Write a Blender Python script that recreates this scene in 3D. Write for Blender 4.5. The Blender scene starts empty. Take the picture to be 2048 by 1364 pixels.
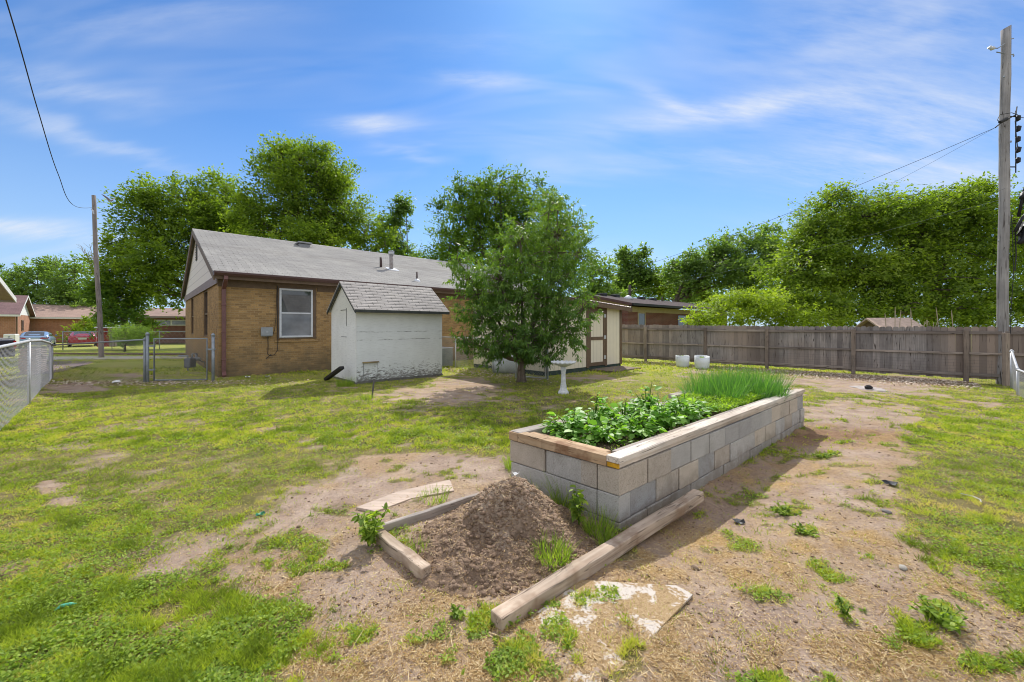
import bpy, bmesh, math, random
import numpy as np
from math import radians as R, sin, cos, pi, sqrt
random.seed(7); rng = np.random.default_rng(7)
sc = bpy.context.scene
COL = sc.collection
EYE = 1.5; HZ = 652.0; FP = 800.0            # eye height, horizon row, focal length in photo pixels
def G(px, py, z=0.0):                         # a point on the ground plane from the survey of the photograph
    Y = (EYE - z)*FP/(py-HZ); return ((px-1024)/FP*Y, Y)
def W(px, py, Y):
    return ((px-1024)/FP*Y, Y, EYE-(py-HZ)/FP*Y)
TH = math.atan2(.679, .734)                   # heading of the main house

# ------------------------------------------------------------------ noise in numpy
def _h(ix, iy, s):
    n = (ix.astype(np.int64)*374761393 + iy.astype(np.int64)*668265263 + s*1442695041) & 0xffffffff
    n = ((n ^ (n >> 13))*1274126177) & 0xffffffff
    return ((n ^ (n >> 16)) & 0xffff)/65535.0
def vnoise(x, y, s=0):
    x = np.asarray(x, float); y = np.asarray(y, float)
    ix = np.floor(x); iy = np.floor(y); fx = x-ix; fy = y-iy
    fx = fx*fx*(3-2*fx); fy = fy*fy*(3-2*fy)
    a = _h(ix, iy, s); b = _h(ix+1, iy, s); c = _h(ix, iy+1, s); d = _h(ix+1, iy+1, s)
    return (a*(1-fx)+b*fx)*(1-fy)+(c*(1-fx)+d*fx)*fy
def fbm(x, y, s=0, o=4):
    v = 0; a = .5; t = 0
    for k in range(o):
        v = v+a*vnoise(np.asarray(x)*2**k+17.3*k, np.asarray(y)*2**k+9.1*k, s+k); t += a; a *= .5
    return v/t
def sstep(a, b, x):
    t = np.clip((x-a)/(b-a), 0, 1); return t*t*(3-2*t)

# ------------------------------------------------------------------ objects
def tag(o, label=None, cat=None, group=None, kind=None):
    if label: o['label'] = label
    if cat: o['category'] = cat
    if group: o['group'] = group
    if kind: o['kind'] = kind
    return o
def empty(name, loc, rz=0, label=None, cat=None, group=None):
    o = bpy.data.objects.new(name, None); COL.objects.link(o); o.empty_display_size = .2
    o.location = loc if len(loc) == 3 else (loc[0], loc[1], 0); o.rotation_euler = (0, 0, rz)
    return tag(o, label, cat, group)
def link(name, me, mat=None, parent=None, smooth=False):
    o = bpy.data.objects.new(name, me); COL.objects.link(o)
    if mat is not None and not me.materials: me.materials.append(mat)
    if parent is not None: o.parent = parent
    if smooth: me.polygons.foreach_set('use_smooth', [True]*len(me.polygons))
    return o
def copy_tree(o, parent=None):
    c = o.copy(); COL.objects.link(c)
    if parent is not None: c.parent = parent
    for ch in list(o.children): copy_tree(ch, c)
    return c
def fast_mesh(name, V, F, k):
    """V (n,3), F (m,k) index array"""
    me = bpy.data.meshes.new(name)
    V = np.asarray(V, np.float32); F = np.asarray(F, np.int32)
    me.vertices.add(len(V)); me.vertices.foreach_set('co', V.ravel())
    me.loops.add(F.size); me.loops.foreach_set('vertex_index', F.ravel())
    me.polygons.add(len(F)); me.polygons.foreach_set('loop_start', np.arange(0, F.size, k, dtype=np.int32))
    me.update(calc_edges=True); me.validate()
    return me
def attr(me, name, vals):
    a = me.attributes.new(name, 'FLOAT', 'POINT'); a.data.foreach_set('value', np.asarray(vals, np.float32))

class MB:
    def __init__(s): s.v = []; s.f = []
    def add(s, vs, fs):
        n = len(s.v); s.v += [tuple(p) for p in vs]; s.f += [tuple(i+n for i in f) for f in fs]; return s
    def box(s, x0, x1, y0, y1, z0, z1):
        return s.add([(x0,y0,z0),(x1,y0,z0),(x1,y1,z0),(x0,y1,z0),(x0,y0,z1),(x1,y0,z1),(x1,y1,z1),(x0,y1,z1)],
            [(3,2,1,0),(4,5,6,7),(0,1,5,4),(1,2,6,5),(2,3,7,6),(3,0,4,7)])
    def obox(s, a, b, w, h, up=(0,0,1)):      # box bar from a to b, width w, height h, centred
        a = np.array(a, float); b = np.array(b, float); d = b-a; L = np.linalg.norm(d); d /= L
        up = np.array(up, float); sd = np.cross(d, up); sd /= np.linalg.norm(sd); u2 = np.cross(sd, d)
        P = []
        for q in (a, b):
            for (i, j) in ((-1,-1),(1,-1),(1,1),(-1,1)): P.append(q+sd*w/2*i+u2*h/2*j)
        return s.add(P, [(0,1,2,3),(7,6,5,4),(0,4,5,1),(1,5,6,2),(2,6,7,3),(3,7,4,0)])
    def prism(s, pts, y0, y1):                # polygon in x,z extruded along y
        n = len(pts); V = [(x, y0, z) for x, z in pts]+[(x, y1, z) for x, z in pts]
        F = [tuple(range(n)), tuple(range(2*n-1, n-1, -1))]+[(i, i+n, (i+1) % n+n, (i+1) % n) for i in range(n)]
        return s.add(V, F)
    def prismx(s, pts, x0, x1):               # polygon in y,z extruded along x
        n = len(pts); V = [(x0, y, z) for y, z in pts]+[(x1, y, z) for y, z in pts]
        F = [tuple(range(n-1, -1, -1)), tuple(range(n, 2*n))]+[(i, (i+1) % n, (i+1) % n+n, i+n) for i in range(n)]
        return s.add(V, F)
    def tube(s, path, rad, n=6, cap=True):
        path = [np.array(p, float) for p in path]; m = len(path)
        if not hasattr(rad, '__len__'): rad = [rad]*m
        base = len(s.v); ref = None
        for i, p in enumerate(path):
            d = path[min(i+1, m-1)]-path[max(i-1, 0)]; L = np.linalg.norm(d); d = d/L if L > 0 else np.array((0,0,1.))
            if ref is None:
                ref = np.array((1,0,0.)) if abs(d[0]) < .8 else np.array((0,1.,0))
            a = ref-d*np.dot(ref, d); a /= np.linalg.norm(a); ref = a; b = np.cross(d, a)
            for k in range(n):
                t = 2*pi*k/n; s.v.append(tuple(p+(a*cos(t)+b*sin(t))*rad[i]))
        for i in range(m-1):
            for k in range(n):
                s.f.append((base+i*n+k, base+i*n+(k+1) % n, base+(i+1)*n+(k+1) % n, base+(i+1)*n+k))
        if cap:
            s.f.append(tuple(base+k for k in range(n-1, -1, -1))); s.f.append(tuple(base+(m-1)*n+k for k in range(n)))
        return s
    def lathe(s, prof, n=24, cx=0, cy=0, wob=None):
        base = len(s.v)
        for i, (r, z) in enumerate(prof):
            for k in range(n):
                t = 2*pi*k/n; rr, zz = (r, z) if wob is None else wob(i, t, r, z)
                s.v.append((cx+rr*cos(t), cy+rr*sin(t), zz))
        for i in range(len(prof)-1):
            for k in range(n): s.f.append((base+i*n+k, base+i*n+(k+1) % n, base+(i+1)*n+(k+1) % n, base+(i+1)*n+k))
        s.f.append(tuple(base+k for k in range(n-1, -1, -1))); s.f.append(tuple(base+(len(prof)-1)*n+k for k in range(n)))
        return s
    def build_split(s, name, mat, parent=None, **k):
        par = list(range(len(s.v)))
        def fd(i):
            while par[i] != i: par[i] = par[par[i]]; i = par[i]
            return i
        for f in s.f:
            for j in f[1:]: par[fd(j)] = fd(f[0])
        G_ = {}
        for f in s.f: G_.setdefault(fd(f[0]), []).append(f)
        for fs in G_.values():
            ids = sorted({i for f in fs for i in f}); mp = {a: b for b, a in enumerate(ids)}
            q = MB(); q.v = [s.v[i] for i in ids]; q.f = [tuple(mp[i] for i in f) for f in fs]; q.build(name, mat, parent, **k)
    def build(s, name, mat, parent=None, smooth=False, bevel=0, seg=1):
        me = bpy.data.meshes.new(name); me.from_pydata(s.v, [], s.f); me.update()
        bm = bmesh.new(); bm.from_mesh(me); bmesh.ops.recalc_face_normals(bm, faces=bm.faces); bm.to_mesh(me); bm.free()
        o = link(name, me, mat, parent, smooth)
        if bevel:
            b = o.modifiers.new('bevel', 'BEVEL'); b.width = bevel; b.segments = seg; b.limit_method = 'ANGLE'
        return o

# ------------------------------------------------------------------ materials
class NT:
    def __init__(s, name, world=False):
        if world: s.nt = world.node_tree
        else:
            s.m = bpy.data.materials.new(name); s.m.use_nodes = True; s.nt = s.m.node_tree
        s.nt.nodes.clear()
    def n(s, t, **kw):
        nd = s.nt.nodes.new(t)
        ins = kw.pop('i', {})
        for k, v in kw.items(): setattr(nd, k, v)
        for k, v in ins.items(): s.put(nd.inputs[k], v)
        return nd
    def put(s, sock, v):
        if isinstance(v, bpy.types.NodeSocket): s.nt.links.new(v, sock)
        elif isinstance(v, tuple) and sock.type == 'RGBA' and len(v) == 3: sock.default_value = (*v, 1)
        else: sock.default_value = v
    def math(s, op, a, b=0.0, c=0.0, clamp=False):
        nd = s.n('ShaderNodeMath', operation=op, use_clamp=clamp); s.put(nd.inputs[0], a); s.put(nd.inputs[1], b); s.put(nd.inputs[2], c); return nd.outputs[0]
    def vm(s, op, a, b=(0,0,0), out=0):
        nd = s.n('ShaderNodeVectorMath', operation=op); s.put(nd.inputs[0], a); s.put(nd.inputs[1], b); return nd.outputs[out]
    def mix(s, f, a, b, bt='MIX'):
        nd = s.n('ShaderNodeMix', data_type='RGBA', blend_type=bt); s.put(nd.inputs[0], f); s.put(nd.inputs[6], a); s.put(nd.inputs[7], b); return nd.outputs[2]
    def ramp(s, f, stops, interp='LINEAR'):
        nd = s.n('ShaderNodeValToRGB'); cr = nd.color_ramp; cr.interpolation = interp
        while len(cr.elements) < len(stops): cr.elements.new(.5)
        for e, (p, c) in zip(cr.elements, stops): e.position = p; e.color = (*c, 1) if len(c) == 3 else c
        s.put(nd.inputs[0], f); return nd.outputs[0]
    def mr(s, v, a, b, c=0., d=1.):
        nd = s.n('ShaderNodeMapRange'); s.put(nd.inputs[0], v); nd.inputs[1].default_value = a; nd.inputs[2].default_value = b
        nd.inputs[3].default_value = c; nd.inputs[4].default_value = d; return nd.outputs[0]
    def noise(s, vec, scale, detail=3, rough=.6, dist=0):
        nd = s.n('ShaderNodeTexNoise'); s.put(nd.inputs['Vector'], vec); nd.inputs['Scale'].default_value = scale
        nd.inputs['Detail'].default_value = detail; nd.inputs['Roughness'].default_value = rough; nd.inputs['Distortion'].default_value = dist; return nd.outputs['Fac']
    def obj(s): return s.n('ShaderNodeTexCoord').outputs['Object']
    def scale(s, v, sx, sy, sz): return s.vm('MULTIPLY', v, (sx, sy, sz))
    def boxuv(s):                             # object coordinates laid out flat on the walls of a box-like thing
        tc = s.n('ShaderNodeTexCoord'); sp = s.n('ShaderNodeSeparateXYZ'); s.put(sp.inputs[0], tc.outputs['Object'])
        sn = s.n('ShaderNodeSeparateXYZ'); s.put(sn.inputs[0], tc.outputs['Normal'])
        g = s.math('GREATER_THAN', s.math('ABSOLUTE', sn.outputs[0]), .7)
        u = s.math('ADD', s.math('MULTIPLY', sp.outputs[0], s.math('SUBTRACT', 1, g)), s.math('MULTIPLY', sp.outputs[1], g))
        c = s.n('ShaderNodeCombineXYZ'); s.put(c.inputs[0], u); s.put(c.inputs[1], sp.outputs[2]); return c.outputs[0], sp, tc.outputs['Object']
    def out(s, col, rough=.8, spec=.3, bump=None, bstr=.3, bdist=.01, metal=0, **kw):
        b = s.n('ShaderNodeBsdfPrincipled'); s.put(b.inputs['Base Color'], col); s.put(b.inputs['Roughness'], rough)
        b.inputs['Specular IOR Level'].default_value = spec; s.put(b.inputs['Metallic'], metal)
        for k, v in kw.items(): s.put(b.inputs[k], v)
        if bump is not None:
            bp = s.n('ShaderNodeBump'); bp.inputs['Strength'].default_value = bstr; bp.inputs['Distance'].default_value = bdist
            s.put(bp.inputs['Height'], bump); s.put(b.inputs['Normal'], bp.outputs[0])
        o = s.n('ShaderNodeOutputMaterial'); s.put(o.inputs[0], b.outputs[0]); return s.m

def m_plain(name, c, rough=.7, var=.25, sc_=6, spec=.3, metal=0, dirt=None, bstr=.15):
    t = NT(name); v = t.obj(); n1 = t.noise(v, sc_, 4, .65); n2 = t.noise(v, sc_*7, 3)
    k = t.mr(n1, .3, .7, 1-var, 1+var); k2 = t.mr(n2, .3, .7, 1-var*.5, 1+var*.5)
    col = t.vm('SCALE', c, (0,0,0)); nd = t.nt.nodes[-1]; t.put(nd.inputs[3], t.math('MULTIPLY', k, k2))
    col = nd.outputs[0]
    if dirt: col = t.mix(t.mr(t.noise(v, sc_*.6, 5, .7), .5, .75, 0, .8), col, dirt)
    return t.out(col, rough, spec, n2, bstr, .004, metal)
def m_brick(name, c1, c2, mortar, bw=.2, rh=.068, ms=.007, stain=None, msm=.1):
    t = NT(name); uv, sp, ob = t.boxuv()
    b = t.n('ShaderNodeTexBrick', offset=.5); t.put(b.inputs['Vector'], uv); t.put(b.inputs['Color1'], c1); t.put(b.inputs['Color2'], c2); t.put(b.inputs['Mortar'], mortar)
    for k, v in (('Scale', 1.), ('Mortar Size', ms), ('Mortar Smooth', msm), ('Bias', 0.), ('Brick Width', bw), ('Row Height', rh)): b.inputs[k].default_value = v
    n1 = t.noise(ob, 1.3, 4); n2 = t.noise(ob, 30, 3)
    col = t.mix(1, b.outputs['Color'], t.ramp(n1, [(.3, (.8,.8,.8)), (.7, (1.12,1.1,1.08))]), 'MULTIPLY')
    col = t.mix(1, col, t.ramp(n2, [(.3, (.85,.85,.85)), (.7, (1.15,1.15,1.15))]), 'MULTIPLY')
    if stain:
        z = t.math('ADD', sp.outputs[2], t.mr(t.noise(t.scale(ob, 1, 1, .6), 1.6, 5, .7), .2, .8, -.7, .7))
        col = t.mix(t.mr(z, .95, -.1, 0, .75), col, stain)
    return t.out(col, .9, .2, b.outputs['Fac'], -.5, .006)
def m_shingle(name, c1, c2, line, bw=.33, rh=.13, ms=.006, kx=1.0):
    t = NT(name); ob = t.obj(); uv = t.scale(ob, kx, 1.07, 1)
    sp = t.n('ShaderNodeSeparateXYZ'); t.put(sp.inputs[0], uv); c = t.n('ShaderNodeCombineXYZ'); t.put(c.inputs[0], sp.outputs[0]); t.put(c.inputs[1], sp.outputs[1])
    b = t.n('ShaderNodeTexBrick', offset=.5); t.put(b.inputs['Vector'], c.outputs[0]); t.put(b.inputs['Color1'], c1); t.put(b.inputs['Color2'], c2); t.put(b.inputs['Mortar'], line)
    for k, v in (('Scale', 1.), ('Mortar Size', ms), ('Mortar Smooth', .3), ('Bias', -.2), ('Brick Width', bw), ('Row Height', rh)): b.inputs[k].default_value = v
    n = t.noise(ob, 60, 3); n1 = t.noise(ob, .8, 4)
    col = t.mix(1, b.outputs['Color'], t.ramp(n, [(.3, (.75,.75,.75)), (.7, (1.22,1.2,1.2))]), 'MULTIPLY')
    col = t.mix(1, col, t.ramp(n1, [(.3, (.86,.86,.87)), (.7, (1.1,1.1,1.08))]), 'MULTIPLY')
    return t.out(col, .95, .15, b.outputs['Fac'], -.5, .006)
def m_wood(name, c1, c2, axis=0, sc_=1., rough=.85, crack=(.03,.02,.015), stain=None, warm=None):
    t = NT(name); v = t.obj(); oi = t.n('ShaderNodeObjectInfo')
    v = t.vm('ADD', v, t.vm('SCALE', (7.,3.,5.))); nd = t.nt.nodes[-2]
    s3 = [26, 26, 26]; s3[axis] = 1.2
    g = t.noise(t.scale(v, *[a*sc_ for a in s3]), 1, 5, .65, .4)
    s4 = [90, 90, 90]; s4[axis] = 3
    g2 = t.noise(t.scale(v, *[a*sc_ for a in s4]), 1, 3, .6)
    big = t.noise(v, 2.2*sc_, 4)
    col = t.mix(t.mr(g, .3, .7), c1, c2)
    col = t.mix(1, col, t.ramp(big, [(.3, (.72,.72,.72)), (.7, (1.2,1.18,1.15))]), 'MULTIPLY')
    s5 = [17, 17, 17]; s5[axis] = .7
    ck = t.math('ABSOLUTE', t.math('SUBTRACT', t.noise(t.scale(v, *[a*sc_ for a in s5]), 1, 2, .5, .3), .5))
    col = t.mix(t.mr(ck, .010, .003, 0, .8), col, crack)
    if stain: col = t.mix(t.mr(t.noise(v, 3*sc_, 4), .5, .62), col, stain)
    if warm: col = t.mix(t.mr(t.noise(v, .35, 2), .42, .62), col, warm)
    col = t.mix(t.mr(g2, .38, .28, 0, .85), col, crack)
    col = t.mix(1, col, t.ramp(oi.outputs['Random'], [(0, (.68,.66,.66)), (.5, (1,1,1)), (1, (1.3,1.26,1.22))]), 'MULTIPLY')
    return t.out(col, rough, .2, g2, .5, .004)
def m_leaf(name, stops, trans=.45, gloss=.4, spec=.4, tcol=None):
    t = NT(name); a = t.n('ShaderNodeAttribute', attribute_name='rnd').outputs['Fac']
    col = t.ramp(a, stops)
    b = t.n('ShaderNodeBsdfPrincipled'); t.put(b.inputs['Base Color'], col); b.inputs['Roughness'].default_value = gloss; b.inputs['Specular IOR Level'].default_value = spec
    tr = t.n('ShaderNodeBsdfTranslucent'); t.put(tr.inputs[0], t.mix(1, col, tcol or (1.5,1.6,.5), 'MULTIPLY'))
    mx = t.n('ShaderNodeMixShader'); mx.inputs[0].default_value = trans; t.put(mx.inputs[1], b.outputs[0]); t.put(mx.inputs[2], tr.outputs[0])
    o = t.n('ShaderNodeOutputMaterial'); t.put(o.inputs[0], mx.outputs[0]); return t.m
def m_glass(name, c=(.05,.06,.07), rough=.05):
    t = NT(name); v = t.obj(); return t.out(t.mix(t.mr(t.noise(v, 1.5, 3), .35, .65), c, tuple(x*1.8 for x in c)), rough, .9)

M = {}
M['tan_brick'] = m_brick('tan_brick', (.46,.29,.125), (.27,.17,.08), (.37,.265,.145), ms=.008, stain=(.12,.105,.075))
M['red_brick'] = m_brick('red_brick', (.20,.07,.05), (.14,.05,.04), (.30,.22,.19))
M['orange_brick'] = m_brick('orange_brick', (.42,.2,.12), (.33,.15,.09), (.42,.3,.24))
M['shingle'] = m_shingle('shingle', (.375,.365,.345), (.30,.29,.275), (.09,.08,.075))
M['shingle_shed'] = m_shingle('shingle_shed', (.46,.43,.40), (.38,.355,.335), (.15,.14,.13), .32, .125, .009)
M['shingle_mauve'] = m_shingle('shingle_mauve', (.25,.16,.16), (.2,.13,.13), (.13,.09,.09))
M['shingle_dark'] = m_shingle('shingle_dark', (.15,.12,.12), (.11,.09,.09), (.06,.05,.05))
M['shingle_tan'] = m_shingle('shingle_tan', (.42,.3,.25), (.36,.26,.22), (.25,.18,.15))
M['brown_trim'] = m_plain('brown_trim', (.15,.10,.065), .6, .2)
M['gutter'] = m_plain('gutter', (.085,.04,.036), .4, .15, spec=.5)
M['downspout'] = m_plain('downspout', (.17,.075,.07), .45, .2, spec=.5)
M['mauve_band'] = m_plain('mauve_band', (.25,.2,.2), .6, .12)
M['white_metal'] = m_plain('white_metal', (.62,.64,.68), .4, .08, spec=.5)
M['white_paint'] = m_plain('white_paint', (.7,.7,.68), .6, .1)
M['galv'] = m_plain('galv', (.5,.51,.53), .45, .15, spec=.6, metal=.25)
M['galv_dull'] = m_plain('galv_dull', (.27,.3,.33), .5, .25, spec=.5, metal=.3)
M['mesh_wire'] = m_plain('mesh_wire', (.42,.42,.43), .45, .1, spec=.6, metal=.2)
M['dark_wire'] = m_plain('dark_wire', (.03,.03,.032), .6, .1)
M['rust_wire'] = m_plain('rust_wire', (.10,.09,.09), .7, .2)
M['black_plastic'] = m_plain('black_plastic', (.018,.018,.02), .5, .3)
M['grey_box'] = m_plain('grey_box', (.3,.32,.34), .45, .12)
M['glass'] = m_glass('glass', (.045,.05,.055), .04)
M['glass_low'] = m_glass('glass_low', (.12,.13,.15), .15)
M['pole'] = m_wood('pole', (.19,.185,.187), (.335,.328,.333), 2, .6)
M['pole_far'] = m_wood('pole_far', (.2,.175,.16), (.32,.285,.265), 2, .6)
M['lumber'] = m_wood('lumber', (.46,.41,.36), (.68,.63,.57), 0, 1., warm=(.33,.25,.18))
M['lumber_end'] = m_wood('lumber_end', (.44,.29,.17), (.58,.43,.28), 1, 1., stain=(.28,.16,.09))
M['timber'] = m_wood('timber', (.29,.22,.165), (.46,.38,.305), 0, 1., stain=(.22,.15,.10))
M['fence_wood'] = m_wood('fence_wood', (.205,.187,.18), (.335,.31,.30), 2, .7, warm=(.28,.225,.19))
M['fence_rail'] = m_wood('fence_rail', (.22,.185,.165), (.34,.295,.265), 0, .7)
M['fence_post'] = m_wood('fence_post', (.24,.19,.155), (.36,.30,.25), 2, .7)
M['bark'] = m_wood('bark', (.1,.08,.065), (.2,.16,.13), 2, .6)
M['bark_pale'] = m_wood('bark_pale', (.22,.2,.18), (.34,.31,.28), 2, .6)
M['barrel'] = m_plain('barrel', (.66,.69,.72), .45, .08, spec=.4, dirt=(.48,.5,.5))
M['birdbath'] = m_plain('birdbath', (.62,.63,.64), .75, .18, 14, dirt=(.36,.37,.35))
M['yellow_paint'] = m_plain('yellow_paint', (.62,.33,.02), .6, .3, 20, dirt=(.2,.1,.04))
M['tyre'] = m_plain('tyre', (.02,.02,.022), .8, .2)
M['rim'] = m_plain('rim', (.4,.41,.43), .3, .1, metal=.6)
M['plate'] = m_plain('plate', (.6,.62,.65), .4, .1)
M['tail'] = m_plain('tail', (.4,.01,.015), .15, .1, spec=.8)
M['concrete'] = m_plain('concrete', (.5,.45,.38), .9, .15, 3)
M['tan_board'] = m_plain('tan_board', (.42,.33,.2), .7, .1)
M['soffit'] = m_plain('soffit', (.45,.36,.27), .7, .1)

def m_carpaint(name, c):
    t = NT(name); v = t.obj(); n = t.noise(v, 3, 3)
    col = t.mix(t.mr(n, .3, .7, 0, .25), c, tuple(x*.6+.08 for x in c))
    return t.out(col, .28, .6, None, metal=.15, **{'Coat Weight': .6, 'Coat Roughness': .08})
M['paint_blue'] = m_carpaint('paint_blue', (.22,.34,.52)); M['paint_red'] = m_carpaint('paint_red', (.38,.012,.045)); M['paint_navy'] = m_carpaint('paint_navy', (.02,.025,.05))

def mk_siding(name, c, step, line=.55, vertical=False, dirt=None):
    t = NT(name); uv, sp, ob = t.boxuv()
    s2 = t.n('ShaderNodeSeparateXYZ'); t.put(s2.inputs[0], uv)
    q = t.math('FRACT', t.math('DIVIDE', s2.outputs[0 if vertical else 1], step))
    g = t.math('LESS_THAN', q, .09)
    n = t.noise(ob, 4, 4); col = t.mix(t.mr(n, .3, .7, 0, .3), c, tuple(x*.82 for x in c))
    col = t.mix(g, col, tuple(x*line for x in c))
    if dirt: col = t.mix(t.mr(t.noise(ob, 2, 5, .75), .55, .8, 0, .6), col, dirt)
    return t.out(col, .7, .25, q if not vertical else g, .4 if not vertical else -.6, .006)
M['gable_siding'] = mk_siding('gable_siding', (.75,.7,.65), .3, .7)
M['cream_siding'] = mk_siding('cream_siding', (.78,.7,.56), .2, .72, True)
M['white_siding'] = mk_siding('white_siding', (.75,.74,.73), .2, .75)

def mk_shedpaint(name, lowdirt, tint):
    """old white paint on ply: flaking towards the ground, grey wood showing"""
    t = NT(name); uv, sp, ob = t.boxuv()
    n = t.noise(t.scale(ob, 1, 1, 3.2), 9, 6, .75); n2 = t.noise(ob, 1.7, 4); n3 = t.noise(t.scale(ob, 1, 1, 8), 5, 4, .7)
    z = sp.outputs[2]
    col = t.mix(t.mr(n2, .35, .65), tint, tuple(x*.9 for x in tint))
    col = t.mix(t.mr(z, 1.95, 1.45, .45, 0), col, (.62,.6,.45))
    col = t.mix(t.mr(n3, .52, .66, 0, .35), col, (.46,.47,.46))
    # flaking grows towards the ground
    thr = t.mr(z, .02, .75, .40 if lowdirt else .58, .68)
    fl = t.math('MULTIPLY', t.math('SUBTRACT', n, thr), 14, clamp=True)
    col = t.mix(t.math('MULTIPLY', fl, .85), col, t.mix(n2, (.10,.09,.085), (.22,.2,.185)))
    # long horizontal split
    wob = t.math('ADD', z, t.mr(t.noise(t.scale(ob, 1, 1, .1), 3, 3), 0, 1, -.03, .03))
    if lowdirt:
        for zz in (1.345, 1.13):
            d = t.math('ABSOLUTE', t.math('SUBTRACT', wob, zz))
            l = t.math('MULTIPLY', t.mr(d, .012, .003), t.mr(t.noise(t.scale(ob, 1, 1, .3), 2.4, 4, .8), .45, .6))
            col = t.mix(l, col, (.09,.085,.08))
    return t.out(col, .75, .25, n, -.25, .006)
M['shed_front'] = mk_shedpaint('shed_front', True, (.76,.78,.79)); M['shed_side'] = mk_shedpaint('shed_side', False, (.84,.84,.84))

def mk_block(name, c1, c2):
    t = NT(name); v = t.obj(); oi = t.n('ShaderNodeObjectInfo')
    n = t.noise(v, 5, 4, .6); n2 = t.noise(v, 150, 2, .7); n3 = t.noise(v, 45, 3)
    col = t.mix(t.mr(n, .3, .7), c1, c2)
    col = t.mix(1, col, t.ramp(n2, [(.35, (.55,.52,.48)), (.48, (1,1,1)), (.7, (1.2,1.2,1.2))]), 'MULTIPLY')
    col = t.mix(1, col, t.ramp(oi.outputs['Random'], [(0, (.82,.82,.84)), (1, (1.12,1.1,1.08))]), 'MULTIPLY')
    col = t.mix(t.mr(t.noise(v, 2.1, 5, .7), .55, .8, 0, .5), col, (.2,.17,.13))
    sp = t.n('ShaderNodeSeparateXYZ'); t.put(sp.inputs[0], v)
    col = t.mix(t.mr(t.math('ADD', sp.outputs[2], t.mr(t.noise(v, 6, 5, .7), .3, .7, -.12, .12)), .14, -.05, 0, .6), col, (.21,.165,.12))
    col = t.mix(t.mr(t.noise(v, 75, 2, .5), .30, .26, 0, .7), col, (.12,.11,.10))
    return t.out(col, .95, .15, n2, .9, .006)
M['block_grey'] = mk_block('block_grey', (.43,.415,.39), (.50,.485,.455)); M['block_beige'] = mk_block('block_beige', (.50,.435,.355), (.58,.51,.425))

def mk_soil(name, c1, c2, c3):
    t = NT(name); v = t.n('ShaderNodeNewGeometry').outputs['Position']
    n = t.noise(v, 8, 5, .65); n2 = t.noise(v, 70, 4, .75); n3 = t.noise(v, 2.2, 3)
    col = t.mix(t.mr(n3, .4, .6), c1, c2); col = t.mix(t.mr(n, .45, .7), col, c3)
    col = t.mix(1, col, t.ramp(n2, [(.3, (.5,.47,.45)), (.5, (1,1,1)), (.75, (1.35,1.3,1.25))]), 'MULTIPLY')
    return t.out(col, .97, .1, n2, .8, .01)
M['soil_dark'] = mk_soil('soil_dark', (.05,.035,.025), (.08,.055,.04), (.1,.07,.05))
M['clod'] = mk_soil('clod', (.24,.165,.115), (.34,.245,.175), (.17,.115,.08))

# leaves and grass
L_ = lambda *c: [(i/(len(c)-1), x) for i, x in enumerate(c)]
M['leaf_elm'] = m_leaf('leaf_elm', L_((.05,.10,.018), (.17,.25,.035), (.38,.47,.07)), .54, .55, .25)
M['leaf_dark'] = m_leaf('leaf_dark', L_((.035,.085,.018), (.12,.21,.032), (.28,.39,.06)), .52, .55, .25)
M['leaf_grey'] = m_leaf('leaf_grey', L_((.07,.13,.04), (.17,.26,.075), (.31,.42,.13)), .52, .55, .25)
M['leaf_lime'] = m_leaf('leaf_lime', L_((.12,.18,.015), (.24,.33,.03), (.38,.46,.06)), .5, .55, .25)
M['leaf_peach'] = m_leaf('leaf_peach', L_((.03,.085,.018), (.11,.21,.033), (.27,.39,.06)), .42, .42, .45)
M['leaf_potato'] = m_leaf('leaf_potato', L_((.11,.24,.04), (.22,.42,.07), (.36,.56,.14)), .42, .5, .4)
M['leaf_carrot'] = m_leaf('leaf_carrot', L_((.16,.29,.025), (.28,.44,.04), (.42,.56,.07)), .45, .5, .3)
M['leaf_chive'] = m_leaf('leaf_chive', L_((.05,.15,.045), (.1,.25,.055), (.2,.38,.09)), .4, .42, .4)
M['leaf_weed'] = m_leaf('leaf_weed', L_((.11,.19,.03), (.24,.345,.045), (.40,.49,.08)), .45, .55, .25)
M['grass'] = m_leaf('grass', L_((.17,.235,.028), (.33,.42,.04), (.52,.57,.07), (.64,.59,.15), (.68,.54,.27)), .45, .6, .2, (1.25,1.3,.6))
M['straw'] = m_leaf('straw', L_((.16,.09,.035), (.36,.21,.075), (.52,.36,.15), (.68,.55,.33)), .1, .6, .2, (1,1,1))
M['dry_leaf'] = m_leaf('dry_leaf', L_((.3,.2,.13), (.55,.43,.32), (.75,.66,.56)), .1, .6, .2, (1,1,1))

# ------------------------------------------------------------------ the ground
BA = np.array((.80, 3.0)); BANG = math.atan2(.655, .757); BL = 4.98; BW = 1.13     # raised bed: near right corner, heading, size
def bed_uv(x, y):
    dx = x-BA[0]; dy = y-BA[1]; c, s = cos(BANG), sin(BANG); return dx*c+dy*s, -dx*s+dy*c
def zg(x, y):
    """ground height"""
    x = np.asarray(x, float); y = np.asarray(y, float)
    u, v = bed_uv(x, y)
    dip = np.exp(-((v+.25)/.55)**2)*sstep(-.6, .6, u)*sstep(6., 4.4, u)*.10
    z = -dip+(fbm(x*.8, y*.8, 3, 3)-.5)*.05+(fbm(x*5, y*5, 5, 4)-.5)*.030*sstep(14, 6, y)
    z = z+(fbm(x*22, y*22, 8, 3)-.5)*.014*sstep(6, 3, y)
    bumpy = np.exp(-(((x-4.7)/1.1)**2+((y-5.6)/.6)**2))      # loose soil by the far end of the bed
    z = z+bumpy*(fbm(x*9, y*9, 31, 4)-.35)*.12
    hy = np.hypot(x, y)
    return z*sstep(60, 25, hy)-.36*sstep(21, 31, y)*sstep(-10, -19, x)*sstep(220, 90, hy)
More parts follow.
